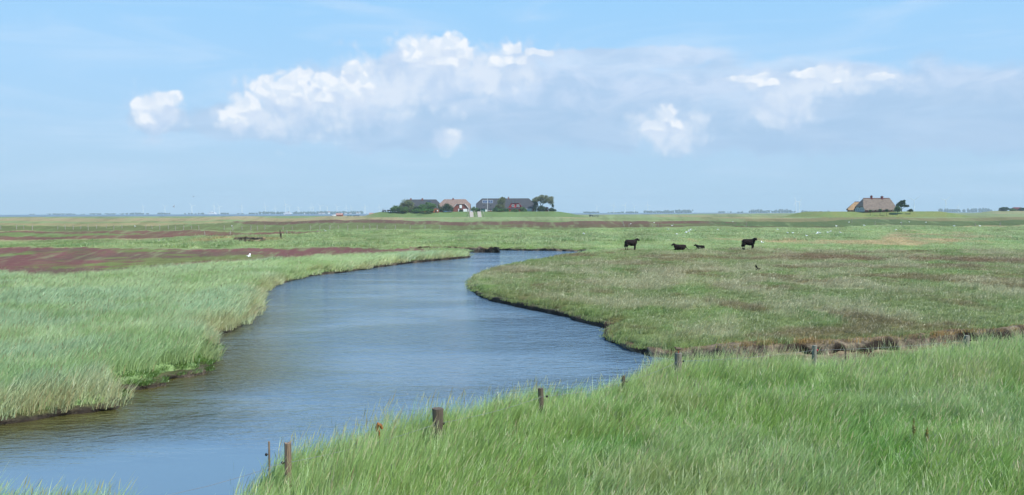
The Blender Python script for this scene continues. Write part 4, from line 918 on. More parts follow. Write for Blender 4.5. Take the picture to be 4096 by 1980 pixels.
# woods on the far shore: lumpy crowns too many and too far to tell apart
def woods(name, segs, y, seed, label):
    r = np.random.default_rng(seed); b = MB()
    for px0, px1, h, dens in segs:
        n = max(2, int((px1 - px0) / 4.5 * dens))
        for i in range(n):
            px = px0 + (px1 - px0) * (i + r.random()) / n; hh = h * (0.55 + 0.5 * r.random()) * y / F; w = (3.0 + 3.5 * r.random()) * y / F
            b.ball((X_at(px, y), y + r.random() * 150, hh * 0.45), (w, w, hh * 0.62), 7, 5)
            b.ball((X_at(px, y) + w * 0.5 * (r.random() - .5), y + r.random() * 150, hh * 0.8), (w * 0.5, w * 0.5, hh * 0.35), 6, 4)
    o = b.build(name, leaf_far, None); tag(o, label, 'woods', kind='stuff'); return o
leaf_far = mat_basic('far_foliage', cc((70, 88, 60)), 1.0, 0.3, 0.01)
woods('distant_woods', [(88, 104, 4, .8), (175, 270, 5, 1), (318, 330, 4, .6), (352, 372, 6, 1), (390, 402, 8, 1), (405, 428, 6, 1), (442, 470, 5, .8), (490, 532, 7, 1), (538, 566, 6, 1), (618, 650, 7, 1), (733, 768, 5, .8), (785, 800, 6, 1),
      (868, 890, 6, 1), (940, 960, 4, .7), (992, 1015, 6, 1), (1030, 1090, 10, 1.2), (1090, 1140, 9, 1.2), (1165, 1200, 10, 1.2), (1200, 1260, 9, 1.2), (1260, 1340, 11, 1.2), (1350, 1440, 10, 1), (1390, 1410, 13, 1)], 6400, 61, 'hazy blue woods along the far shore left of the farm mound')
woods('distant_woods', [(2338, 2400, 6, 1.2), (2440, 2480, 4, 1), (2488, 2496, 6, 1), (2512, 2560, 6, 1), (2585, 2620, 9, 1.2), (2620, 2660, 9, 1.2), (2655, 2700, 11, 1.3), (2700, 2775, 13, 1.6), (2890, 2925, 6, 1), (2965, 2980, 5, 1)], 6400, 62, 'hazy blue woods along the far shore between the farm mound and the cattle')
woods('distant_woods', [(3016, 3056, 12, 1.2), (3058, 3108, 9, 1), (3112, 3128, 12, 1), (3136, 3162, 14, 1.4), (3162, 3180, 10, 1), (3186, 3196, 8, 1), (3222, 3250, 9, .8), (3268, 3320, 6, .8)], 6300, 63, 'hazy blue woods on the horizon left of the thatched farm')
woods('distant_woods', [(3778, 3802, 16, 1.4), (3805, 3862, 11, 1.2), (3862, 3872, 12, 1), (3905, 3972, 16, 1.5)], 6300, 64, 'hazy blue woods on the horizon right of the thatched farm')
# third dwelling mound at the right edge
y3 = 1290
for (px, w, top, m, lab, sd) in ((4018, 32, 829, L_dark, 'large dark tree group crown on the hazy mound at the right edge', 51), (4052, 22, 834, L_mid, 'lower bush in the middle of the hazy right-edge mound', 52), (4088, 22, 832, L_dark, 'dark bush where the hazy mound meets the picture edge', 53)):
    plant('bush', lab, 'bush', px, y3, [(px, (top + 844) / 2, w / 2, (844 - top) / 2), (px - w * .3, 839, w / 3, 4)], m, 1400, 0.7, sd)
t = empty('distant_farmhouse', (X_at(4068, y3 + 10), y3 + 10, gz(X_at(4068, y3 + 10), y3 + 10))); tag(t, 'small red-roofed farmhouse among bushes on the hazy right-edge mound', 'farmhouse')
v, f = roof_mesh(16, 8, 1.8, 5.5, (2, 2), (3.5, 3.5)); link_mesh('roof', v, f, m_ridge, t); v, f = wall_mesh(15.4, 7.6, 1.8, 5.5, (3.5, 3.5)); link_mesh('wall', v, f, m_cream, t)

# ------------------------------------------------------------------ ramps up the mound
def ramp(pt0, pt1, pb0, pb1, label):
    y0, y1 = 808, 838; V = []; n = 24
    for i in range(n + 1):
        t = i / n; y = y0 + (y1 - y0) * t
        a = X_at(pb0 + (pt0 - pb0) * t, y); b = X_at(pb1 + (pt1 - pb1) * t, y)
        za = max(gz(a, y), gz(b, y), gz(a, y - 2), gz(a, y + 2)) + 0.15
        V += [(a, y, za), (b, y, za), (a, y, za - 0.8), (b, y, za - 0.8)]
    Fc = []
    for i in range(n): q = i * 4; Fc += [(q, q + 1, q + 5, q + 4), (q + 2, q, q + 4, q + 6), (q + 1, q + 3, q + 7, q + 5)]
    o = link_mesh('ramp', V, Fc, m_concrete); tag(o, label=label, kind='structure'); return o
ramp(1876, 1891, 1880, 1895, 'left pale concrete ramp'); ramp(1907, 1921, 1912, 1928, 'right pale concrete ramp')
def railing(px_t, px_b, label):
    t = empty('ramp_railing', (X_at(px_b, 812), 812, 0)); tag(t, label, 'railing', 'railings beside the ramps'); x0 = X_at(px_b, 812); b = MB(); P_ = []
    for i in range(7):
        q = i / 6; y = 812 + 26 * q; x = X_at(px_b + (px_t - px_b) * q, y); z = gz(x, y); P_.append((x - x0, y - 812, z + 1.2)); MB().tube([(x - x0, y - 812, z - 0.2), (x - x0, y - 812, z + 1.3)], 0.13, 5).build('post', m_concrete, t)
    b.tube(P_, 0.1, 5); b.build('handrail', m_concrete, t)
railing(1870, 1873, 'railing left of the left ramp'); railing(1895, 1904, 'railing between the two ramps'); railing(1930, 1937, 'railing right of the right ramp')
fx = X_at(1950, 838); fz = gz(fx, 838); fp = empty('flagpole', (fx, 838, fz)); tag(fp, 'tall bare white flagpole in front of the solar panels', 'flagpole')
hh_ = Z_at(1950, 794, 838) - fz; MB().tube([(0, 0, 0), (0, 0, hh_)], [0.20, 0.12], 8).build('mast', m_white, fp); MB().ball((0, 0, hh_ + 0.12), 0.2).build('finial', m_white, fp); MB().tube([(0, 0, 0), (0, 0, 0.8)], 0.35, 8).build('socket', m_metal, fp)

# ------------------------------------------------------------------ vehicles and yard things on the mound
def car(px, y, mat, label, L=4.2, rz=0.0, group=None):
    x = X_at(px, y); t = empty('parked_car', (x, y, gz(x, y)), rz); tag(t, label, 'car', group)
    pr = [(-L / 2, .35), (-L / 2, .8), (-L * .46, .92), (-L * .36, .95), (L * .2, .95), (L * .46, .85), (L / 2, .7), (L / 2, .35)]
    V = [(a, s * .85, z) for s in (-1, 1) for a, z in pr]; n = len(pr); Fc = [tuple(range(n)), tuple(range(n, 2 * n))[::-1]] + [((i + 1) % n, i, i + n, (i + 1) % n + n) for i in range(n)]
    o = link_mesh('body', V, Fc, mat, t); solid_fix(o)
    cb = [(-L * .38, .95), (-L * .28, 1.45), (L * .08, 1.47), (L * .24, .95)]; V = [(a, s * (.8 if z < 1 else .62), z) for s in (-1, 1) for a, z in cb]
    o = link_mesh('cabin', V, [(0, 1, 2, 3), (7, 6, 5, 4), (0, 4, 5, 1), (1, 5, 6, 2), (2, 6, 7, 3)], m_glass, t); solid_fix(o)
    for a in (-L * .3, L * .3):
        for s in (-1, 1): MB().tube([(a, s * .72, .33), (a, s * .9, .33)], .33, 12).build('wheel', m_tyre, t)
    return t
car(1783, 829, m_blue, 'light blue car parked before the dark bush left of the brick gable'); car(1801, 829, mat_basic('grey_paint', cc((120, 128, 140)), 0.3, 0.05, 2, 0.5), 'grey car parked next to the light blue car')
def tractor(px, y, label, s=1.0, mat=m_darkw):
    x = X_at(px, y); t = empty('tractor', (x, y, gz(x, y))); tag(t, label, 'tractor'); q = lambda *a: [v * s for v in a]
    MB().box(*q(-0.3, 1.9, -.45, .45, .9, 1.7)).build('bonnet', mat, t)
    c = MB(); c.box(*q(-1.5, -0.2, -.6, .6, .9, 1.5)); c.box(*q(-1.6, -0.1, -.75, .75, 2.75, 2.9))
    for a in (-1.5, -.25):
        for b in (-.65, .6): c.box(*q(a, a + .1, b, b + .08, 1.5, 2.75))
    c.build('cab', mat, t)
    for a, r in ((-1.1, .85), (1.4, .5)):
        for b in (-1, 1): MB().tube([Vector((a, b * .6, r)) * s, Vector((a, b * .95, r)) * s], r * s, 14).build('wheel', m_tyre, t)
    MB().tube([Vector((1.0, .2, 1.7)) * s, Vector((1.0, .2, 2.5)) * s], .07 * s, 6).build('exhaust', m_black, t)
    return t
tractor(1537, 831, 'dark tractor standing at the left brow of the farm mound', 1.05); tractor(2364, 836, 'dark blue-grey tractor at the foot of the farm mound on the right', 0.95, mat_basic('tractor_blue', cc((72, 84, 104)), 0.6, 0.2, 2))
def wagon(px0, px1, ytop, y, mat, label, name='farm_wagon', cat='wagon'):
    x0, x1 = X_at(px0, y), X_at(px1, y); x = (x0 + x1) / 2; w = x1 - x0; z = gz(x, y); h = max(0.9, Z_at((px0 + px1) / 2, ytop, y) - z); t = empty(name, (x, y, z)); tag(t, label, cat)
    b = MB().box(-w / 2, w / 2, -1, 1, h * .42, h * .55); b.box(-w / 2, w / 2, -1, -.9, h * .55, h); b.box(-w / 2, w / 2, .9, 1, h * .55, h); b.box(-w / 2, -w / 2 + .1, -.9, .9, h * .55, h); b.box(w / 2 - .1, w / 2, -.9, .9, h * .55, h * .9); b.build('load_bed', mat, t)
    for a in (-w * .32, w * .32):
        for s in (-1, 1): MB().tube([(a, s * .75, h * .22), (a, s * .98, h * .22)], h * .22, 12).build('wheel', m_tyre, t)
    MB().tube([(w / 2, 0, h * .35), (w / 2 + w * .15, 0, h * .3)], .06, 5).build('drawbar', m_black, t)
    return t
wagon(1549, 1566, 839, 829, m_darkw, 'dark wooden farm wagon beside the tractor on the mound'); wagon(1567, 1583, 841, 828, mat_basic('wagon_brown', cc((98, 82, 72)), .9, .2, 2), 'low brown farm wagon next to the small orange shed'); wagon(2372, 2396, 862, 836, mat_basic('wagon_grey', cc((96, 104, 112)), .8, .2, 2), 'grey farm wagon hitched behind the blue-grey tractor')
wagon(1388, 1406, 862, 1140, mat_basic('wagon_green', cc((86, 116, 84)), .8, .2, 1), 'green farm wagon far out left of the mound'); wagon(1412, 1437, 862, 1130, m_darkw, 'long brown farm wagon far out at the foot of the mound')
x = X_at(1358, 1150); t = empty('boat_house', (x, 1150, gz(x, 1150))); tag(t, 'pale building with a pinkish red roof by the sea left of the mound', 'building')
v, f = roof_mesh(9.4, 6, 2.2, 4.3, (.6, .6), (4.0, 4.0), .2, .3); link_mesh('roof', v, f, m_paleroof, t); v, f = wall_mesh(9.0, 5.6, 2.2, 4.3, (4.0, 4.0)); link_mesh('wall', v, f, m_orange, t)
def van(px, y, mat, label, L=5.5):
    x = X_at(px, y); t = empty('parked_van', (x, y, gz(x, y))); tag(t, label, 'van'); b = MB(); pr = [(-L / 2, .4), (-L / 2, 1.2), (-L * .4, 1.4), (-L * .28, 2.2), (L * .48, 2.25), (L / 2, 2.1), (L / 2, .4)]
    n = len(pr); o = link_mesh('body', [(a, s * .95, z) for s in (-1, 1) for a, z in pr], [tuple(range(n)), tuple(range(n, 2 * n))[::-1]] + [((i + 1) % n, i, i + n, (i + 1) % n + n) for i in range(n)], mat, t); solid_fix(o)
    MB().box(-L * .3, -L * .12, -.97, -.95, 1.35, 1.95).build('side_window', m_glass, t)
    for a in (-L * .3, L * .3):
        for s in (-1, 1): MB().tube([(a, s * .8, .35), (a, s * 1.0, .35)], .35, 10).build('wheel', m_tyre, t)
van(1336, 1145, m_white, 'white van parked left of the pink-roofed building')

# ------------------------------------------------------------------ ships on the sea
def ferry(px0, px1, ytop, y, label, stripe):
    x0, x1 = X_at(px0, y), X_at(px1, y); L = x1 - x0; hh = Z_at(px0, ytop, y) - SEA_Z; t = empty('ferry', ((x0 + x1) / 2, y, SEA_Z)); tag(t, label, 'ferry')
    def deck(l0, l1, w, z0, z1, nm, m, tl=0.0, tr=0.0):
        V = [(l0, -w, z0), (l1, -w, z0), (l1, w, z0), (l0, w, z0), (l0 + tl, -w, z1), (l1 - tr, -w, z1), (l1 - tr, w, z1), (l0 + tl, w, z1)]
        return link_mesh(nm, V, [(3, 2, 1, 0), (4, 5, 6, 7), (0, 1, 5, 4), (1, 2, 6, 5), (2, 3, 7, 6), (3, 0, 4, 7)], m, t)
    deck(-L * .49, L * .49, 6, 0.1, hh * .09, 'hull_stripe', stripe); h = deck(-L * .5, L * .5, 6.2, hh * .09, hh * .36, 'hull', m_white, -.8, -.8)
    d1 = deck(-L * .42, L * .44, 5.6, hh * .36, hh * .55, 'main_deck', m_white, 1.0, 1.5); d2 = deck(-L * .34, L * .30, 5, hh * .55, hh * .72, 'upper_deck', m_white, 1.2, 1.5)
    deck(-L * .22, L * .10, 4, hh * .72, hh * .85, 'bridge', m_white, .8, .5); deck(L * .14, L * .22, 1.5, hh * .72, hh * .92, 'funnel', stripe, .3, .2)
    for d, z0, a, b in ((h, .2, -.46, .46), (d1, .42, -.38, .38), (d2, .6, -.28, .24)):
        g = MB()
        for i in range(12):
            xx = L * (a + (b - a) * i / 11); g.box(xx - L * .012, xx + L * .012, -6.3, -5.1 if z0 > .5 else -5.7, hh * z0, hh * (z0 + .07))
        g.build('windows' if False else 'window_band', m_glass, d)
    MB().tube([(0, 0, hh * .85), (0, 0, hh * 1.08)], .25, 5).build('mast', m_white, t)
    return t
ferry(833, 866, 845, 4500, 'white passenger ferry with stepped decks, the left one of two', m_blue); ferry(1135, 1165, 846, 4300, 'white passenger ferry with a reddish hull stripe, the right one of two', mat_basic('hull_red', cc((150, 60, 70)), .6, .1, .1))
def boat(px, y, h, label, sail=False):
    x = X_at(px, y); t = empty('small_boat', (x, y, SEA_Z)); tag(t, label, 'boat'); L = h * .9
    V = [(-L / 2, -1.4, .9), (L * .35, -1.4, .9), (L / 2, 0, 1.2), (L * .35, 1.4, .9), (-L / 2, 1.4, .9), (-L * .42, -.8, -.1), (L * .3, -.8, -.1), (L * .42, 0, -.1), (L * .3, .8, -.1), (-L * .42, .8, -.1)]
    o = link_mesh('hull', V, [(0, 1, 2, 3, 4), (9, 8, 7, 6, 5)] + [((i + 1) % 5, i, i + 5, (i + 1) % 5 + 5) for i in range(5)], m_white, t); solid_fix(o)
    MB().box(-L * .25, L * .15, -1, 1, .9, .9 + h * .35).build('cabin', m_white, t); MB().tube([(0, 0, .9), (0, 0, h)], .12, 5).build('mast', m_white, t)
    if sail: MB().add([(0.15, -.05, 1.6), (L * .45, -.05, 1.8), (0.15, -.05, h * .95), (0.15, .05, 1.6), (L * .45, .05, 1.8), (0.15, .05, h * .95)], [(0, 1, 2), (5, 4, 3), (0, 3, 4, 1), (1, 4, 5, 2), (2, 5, 3, 0)]).build('sail', m_white, t)
boat(1080, 4200, 8, 'small white boat between the two ferries', True); boat(1218, 4200, 10, 'slim white sailing boat right of the right-hand ferry', True); boat(1241, 4000, 7, 'small white boat just right of the slim sailing boat'); boat(1138, 3100, 5, 'tiny white boat in front of the right-hand ferry')
def far_house(px, y, w, h, label, mat=m_white):
    x = X_at(px, y); t = empty('distant_house', (x, y, -0.6)); tag(t, label, 'house'); v, f = roof_mesh(w, w * .6, h * .55, h, (.5, .5), (h * .95, h * .95), .2, .3); link_mesh('roof', v, f, m_paleroof, t); v, f = wall_mesh(w * .96, w * .56, h * .6, h, (h * .95, h * .95)); link_mesh('wall', v, f, mat, t)
for i, (px, w, h) in enumerate(((1279, 22, 8), (1294, 24, 9), (1316, 14, 22), (1383, 18, 8), (1402, 16, 7), (1428, 14, 10), (1436, 10, 11))):
    far_house(px, 6250, w, h, ['low white house first from the left on the far shore', 'wider white house second from the left on the far shore', 'tall white tower-like house third from the left on the far shore', 'white house fourth from the left on the far shore', 'small white house fifth from the left on the far shore', 'white house sixth from the left on the far shore', 'narrow white house nearest the mound on the far shore'][i])
far_house(1486, 1500, 8, 5.5, 'white cottage roof peeping over the left shoulder of the farm mound')

# ------------------------------------------------------------------ wind turbines
ORD = 'first second third fourth fifth sixth seventh eighth ninth tenth eleventh twelfth thirteenth fourteenth fifteenth sixteenth seventeenth eighteenth nineteenth twentieth'.split()
def ordn(i):
    if i < 20: return ORD[i]
    tens = {2: 'twenty', 3: 'thirty', 4: 'forty', 5: 'fifty', 6: 'sixty', 7: 'seventy'}; a, b = divmod(i + 1, 10)
    return tens[a] + '-' + ORD[b - 1] if b else {20: 'twentieth', 30: 'thirtieth', 40: 'fortieth', 50: 'fiftieth', 60: 'sixtieth', 70: 'seventieth'}[i + 1]
turb = empty('wind_turbine', (0, 0, 0))
MB().tube([(0, 0, 0), (0, 0, 78)], [3.6, 2.4], 10).build('tower', m_turb, turb)
MB().box(-2, 2, -4, 7, 76.5, 80.5).build('nacelle', m_turb, turb)
hub = MB().ball((0, 0, 0), 2.2).build('hub', m_turb, turb); hub.location = (0, -5.5, 78.5)
for k_ in range(3):
    a = 2 * math.pi * k_ / 3; V = []; 
    for s_, w_ in ((1.5, 2.4), (8, 4.8), (22, 3.6), (41, 1.4)):
        for dx, dy in ((-w_ / 2, 0), (w_ / 2, 0), (0, -0.7), (0, 0.7)): V.append((dx, dy, s_))
    V = [(x_ * math.cos(a) + z_ * math.sin(a), y_, -x_ * math.sin(a) + z_ * math.cos(a)) for x_, y_, z_ in V]; Fc = []
    for i in range(3):
        for p_, q_ in ((0, 2), (2, 1), (1, 3), (3, 0)): Fc.append((4 * i + p_, 4 * i + q_, 4 * i + 4 + q_, 4 * i + 4 + p_))
    Fc.append((12, 14, 13, 15)); link_mesh('blade', V, Fc, m_turb, hub)
TURB = [(573, 825, 340), (660, 826, 70), (768, 824, 80), (857, 823, 10), (877, 826, 90), (968, 823, 130), (1062, 823, 100), (1101, 832, 0), (1143, 817, 345), (1158, 829, 45), (1192, 830, 20), (1197, 832, 80),
        (1243, 828, 10), (1254, 827, 90), (1281, 825, 75), (1309, 828, 60), (1348, 827, 85), (1385, 830, 0), (1405, 831, 100), (1457, 829, 30), (1462, 826, 90), (1517, 829, 0), (2388, 826, 75), (2455, 821, 15),
        (2500, 821, 30), (2537, 823, 80), (2591, 819, 115), (3183, 806, 335), (3197, 808, 35), (3435, 805, 0), (3656, 800, 55), (3781, 801, 50), (3832, 824, 20)]
def copy_tree(o, parent=None):
    c = o.copy(); COL.objects.link(c)
    if parent: c.parent = parent
    for ch in list(o.children): copy_tree(ch, c)
    return c
kids0 = list(turb.children)
for i, (px, hy, ang) in enumerate(TURB):
    t = turb if i == 0 else copy_tree(turb); y = 7600 if px < 3000 else 6900
    hm = Z_at(px, hy, y) + 0.6; s = hm / 78.5; t.location = (X_at(px, y), y, -0.6); t.scale = (s, s, s)
    t.rotation_euler = (0, 0, math.radians(-10 + 37 * ((i * 7) % 5 - 2) * 0.3))
    t['category'] = 'wind turbine'; t['group'] = 'wind turbines on the horizon'; t['label'] = 'white wind turbine, %s from the left along the hazy horizon' % ordn(i)
    for ch in t.children:
        if ch.name.startswith('hub'): ch.rotation_euler = (0, math.radians(ang), 0)

# ------------------------------------------------------------------ far fences: weathered posts
def far_post():
    b = MB(); b.tube([(0, 0, -0.15), (0.01, 0, 0.5), (0, 0, 1.0)], [0.09, 0.085, 0.08], 6); b.ball((0, 0, 1.0), (0.08, 0.08, 0.05), 6, 4)
    return b.build('fence_post', mat_basic('weathered_post', cc((188, 182, 168)), .9, .2, 3))
fpo = far_post()
PA = [(3, 918, 13), (66, 917, 15), (95, 916, 13), (129, 920, 17), (231, 918, 11), (261, 919, 17), (293, 919, 16), (323, 916, 10), (353, 920, 17), (386, 914, 11), (425, 912, 12), (455, 918, 15), (488, 914, 12), (583, 918, 16), (608, 916, 12),
      (639, 919, 17), (673, 917, 13), (702, 919, 14), (734, 919, 16), (765, 916, 12), (795, 919, 15), (896, 919, 15), (931, 922, 18), (968, 918, 12), (1003, 921, 16), (1030, 920, 14), (1059, 918, 16), (1132, 920, 12), (1168, 919, 13), (1241, 919, 15), (1279, 921, 17),
      (1319, 919, 15), (1353, 916, 12), (1391, 921, 16), (1430, 918, 12), (1455, 919, 14), (1480, 918, 16), (1508, 921, 18), (1540, 918, 10), (1582, 919, 14), (1640, 917, 12), (1700, 916, 13), (1760, 918, 12),
      (1148, 934, 12), (1271, 934, 12), (921, 936, 12), (819, 943, 14), (637, 973, 14),
      (2497, 905, 18), (2516, 905, 9), (2610, 905, 9), (2633, 905, 10), (2693, 904, 10), (2985, 906, 14), (3407, 893, 16), (3501, 900, 12), (3606, 902, 12), (3901, 905, 11), (4002, 900, 12), (3870 + 130, 902, 8)]
PA = sorted(PA)
for i, (px, py, h) in enumerate(PA):
    o = fpo if i == 0 else fpo.copy()
    if i: COL.objects.link(o)
    x, y = on_plane(px, py, 0.0); o.location = (x, y, gz(x, y)); hm = h / F * y * 1.12; o.scale = (1.0 + 0.3 * (i % 3 == 0), 1.0, hm); o.rotation_euler = (random.uniform(-.04, .04), random.uniform(-.06, .06) + (0.35 if px == 2497 else 0), random.random() * 3)
    tag(o, 'pale weathered post, %s from the left in the far marsh fences' % ordn(i), 'fence post', 'posts of the far marsh fences')
tag(next(o for o in bpy.data.objects if o.name.startswith('fence_post') and abs(o.rotation_euler.y) > .25), 'strongly leaning weathered post behind the left standing cow')
# the taller split post in the grass behind the pink flats
x, y = on_plane(1122, 958, 0); t = MB(); t.tube([(-.05, 0, -.2), (-.02, 0, .8), (-.06, 0, 1.6)], [.11, .1, .07], 6); t.tube([(.16, 0, -.2), (.14, 0, 1.1)], [.08, .06], 6); o = t.build('broken_post', m_bark); o.location = (x, y, gz(x, y)); tag(o, 'tall split grey post standing in the green belt', 'fence post')

# ------------------------------------------------------------------ near fence along the bank
def wood_mat(name, c, v=.35):
    m = bpy.data.materials.new(name); m.use_nodes = True; nt = m.node_tree; b = nt.nodes['Principled BSDF']; t = nt.nodes.new('ShaderNodeTexCoord')
    st = VM(nt, 'MULTIPLY', t.outputs['Object'], (45, 45, 3)); n = NOISE(nt, st, 1.0, 5, .65); n2 = NOISE(nt, t.outputs['Object'], 9, 4, .6)
    lo = tuple(q * (1 - v) for q in c); hi = tuple(min(1, q * (1 + v)) for q in c)
    col = MIX(nt, SS(nt, n, .35, .65), lo, hi); col = MIX(nt, SS(nt, n2, .55, .72, 0, .55), col, cc((112, 118, 78)))
    nt.links.new(col, b.inputs['Base Color']); b.inputs['Roughness'].default_value = .92; bp = nt.nodes.new('ShaderNodeBump'); bp.inputs['Strength'].default_value = .8; bp.inputs['Distance'].default_value = .01; nt.links.new(n, bp.inputs['Height']); nt.links.new(bp.outputs[0], b.inputs['Normal']); return m
w_brown = wood_mat('post_brown', cc((150, 128, 106))); w_dark = wood_mat('post_dark', cc((112, 98, 84))); w_grey = wood_mat('post_grey', cc((144, 138, 124))); w_conc = wood_mat('post_pale', cc((156, 154, 140)), .2)
def post(px, d, wpx, ytop, mat, label, taper=1.0, lean=0.0, rot=0.5, square=True, thing='fence_post', notch=0.0):
    p = at_dist(px, ytop, d); g = gz(p.x, d); h = p.z - g; w = wpx / F * d; n = 12; rings = 9; V = []; r = np.random.default_rng(int(px))
    for j in range(rings):
        t = j / (rings - 1); ww = w / 2 * (taper + (1 - taper) * t if taper != 1 else 1)
        for i in range(n):
            a = 2 * math.pi * i / n; q = (1 / max(abs(math.cos(a)), abs(math.sin(a)))) ** 0.7 if square else 1.0
            rr = ww * q * 0.86 * (1 + r.normal() * .025); z = -0.3 + (h + 0.3) * t
            if j == rings - 1: z += notch * (0.5 - abs(math.sin(a * 1.0))) * w * .4 + r.normal() * .004
            V.append((rr * math.cos(a + rot) + lean * t * h, rr * math.sin(a + rot), z))
    Fc = [tuple(range(n))[::-1]]
    for j in range(rings - 1):
        for i in range(n): a, b = j * n + i, j * n + (i + 1) % n; Fc.append((a, b, b + n, a + n))
    c = len(V); V.append((lean * h, 0, h - 0.008)); Fc += [((rings - 1) * n + i, (rings - 1) * n + (i + 1) % n, c) for i in range(n)]
    t = empty(thing, (p.x, d, g)); tag(t, label, 'fence post', 'weathered fence posts along the near bank'); link_mesh('post', V, Fc, mat, t); return t, h, w
def insulator(t, w, z, side=1, mat=m_black):
    b = MB(); b.tube([(side * w * .4, -.02, z), (side * (w * .5 + .012), -.03, z)], .008, 6); b.ball((side * (w * .5 + .02), -.03, z), (.022, .022, .026), 8, 6); return b.build('insulator', mat, t)
t1, h1, w1 = post(1151, 12.3, 30, 1770, w_brown, 'tall brown wooden post with a rough notched top, nearest in the fence', notch=.5); insulator(t1, w1, h1 - .30, -1)
t0, h0, w0 = post(1076, 12.9, 9, 1766, w_brown, 'thin reddish stake standing left of the tall brown post', square=False); insulator(t0, w0, h0 - .20, -1)
t2, h2, w2 = post(1751, 14.7, 50, 1633, w_dark, 'broad dark post that widens towards its flat top', taper=.62, rot=.35); insulator(t2, w2 * .8, h2 - .27, 1)
t3, h3, w3 = post(2171, 16.6, 26, 1553, w_dark, 'curved brown-green post leaning left', taper=.72, lean=-.06, square=False); insulator(t3, w3, h3 - .16, 1)
t4, h4, w4 = post(2494, 18.7, 17, 1503, w_dark, 'short dark stub almost sunk in the tall grass', square=False); insulator(t4, w4, h4 - .13, 1)
t5, h5, w5 = post(2713, 20.3, 31, 1412, w_grey, 'wide grey lichen-covered post with a bird on it'); insulator(t5, w5, h5 - .2, 1)
t6, h6, w6 = post(3255, 21.6, 20, 1382, w_conc, 'slim grey post carrying a red insulator', lean=.03); insulator(t6, w6, h6 - .12, 1, m_red); 
t7, h7, w7 = post(3867, 24.2, 22, 1342, w_conc, 'pale post in front of the crumbling bank on the right'); insulator(t7, w7, h7 - .14, 1)
t8, h8, w8 = post(3382, 21.8, 7, 1392, w_dark, 'thin dark stake right of the slim grey post', square=False)
# wires from post to post
def wirespan(a, za, b, zb, sag=.05):
    A = a.location + Vector((0, -.03, za)); B = b.location + Vector((0, -.03, zb)); return [A + (B - A) * i / 8 - Vector((0, 0, sag * 4 * (i / 8) * (1 - i / 8))) for i in range(9)]
ch = [(t1, h1 - .3), (t2, h2 - .27), (t3, h3 - .16), (t4, h4 - .13), (t5, h5 - .2), (t6, h6 - .12), (t7, h7 - .14)]
off = Vector((-7.5, 10.9, 0.35)); b = MB(); A = t1.location + Vector((-.06, -.03, h1 - .3)); b.tube([off + (A - off) * i / 8 - Vector((0, 0, .25 * 4 * (i / 8) * (1 - i / 8))) for i in range(9)], .0035, 5)
for (a, za), (c, zc) in zip(ch[:-1], ch[1:]): b.tube(wirespan(a, za, c, zc), .0035, 5)
o = b.build('fence_wire', m_metal); tag(o, 'thin grey electric wire strung along the near bank posts', 'wire')
# rusty post head in the grass
x, y = at_dist(1517, 1690, 13.9).x, 13.9; t = empty('rusty_stake', (x, y, gz(x, y))); tag(t, 'rust-orange bent stake head poking out of the near grass', 'stake')
m_rust = mat_basic('rust', cc((168, 112, 58)), .8, .35, 20); zt = Z_at(1517, 1696, y) - gz(x, y)
MB().tube([(0, 0, 0), (.0, 0, zt * .8), (-.03, 0, zt * .93)], .014, 6).build('rod', m_rust, t); MB().tube([(-.045, 0, zt * .82), (-.04, 0, zt * .93), (-.015, 0, zt), (.02, 0, zt * .97), (.05, 0, zt * .88)], [.016, .030, .036, .032, .018], 8).build('bent_head', m_rust, t)

# ------------------------------------------------------------------ cattle
m_cow = mat_basic('black_coat', (0.013, 0.007, 0.006), 0.8, 0.5, 6.0, 0.2, 0.3)
def loft(mb, rings, n=12):
    """closed loft: rings are (centre, half width, half height, direction)"""
    V = []; Fc = []
    for c, rw, rh, d in rings:
        d = Vector(d).normalized(); side = Vector((0, 0, 1)).cross(d); side = Vector((0, 1, 0)) if side.length < 1e-3 else side.normalized(); up = d.cross(side).normalized()
        for k_ in range(n):
            a = 2 * math.pi * k_ / n; V.append(Vector(c) + side * (math.cos(a) * rw) + up * (math.sin(a) * rh))
    m_ = len(rings)
    for i in range(m_ - 1):
        for k_ in range(n): p, q = i * n + k_, i * n + (k_ + 1) % n; Fc.append((p, q, q + n, p + n))
    Fc += [tuple(range(n))[::-1], tuple(range((m_ - 1) * n, m_ * n))]; mb.add(V, Fc)
def animal_mesh(name, mb, mat, parent, voxel=0.022):
    o = mb.build(name, mat, parent); md = o.modifiers.new('r', 'REMESH'); md.mode = 'VOXEL'; md.voxel_size = voxel; md.use_smooth_shade = True
    sm = o.modifiers.new('s', 'SMOOTH'); sm.factor = 0.6; sm.iterations = 5
    dg = bpy.context.evaluated_depsgraph_get(); dg.update(); nm = bpy.data.meshes.new_from_object(o.evaluated_get(dg)); o.modifiers.clear(); o.data = nm; nm.name = name
    nm.materials.clear(); nm.materials.append(mat); return o
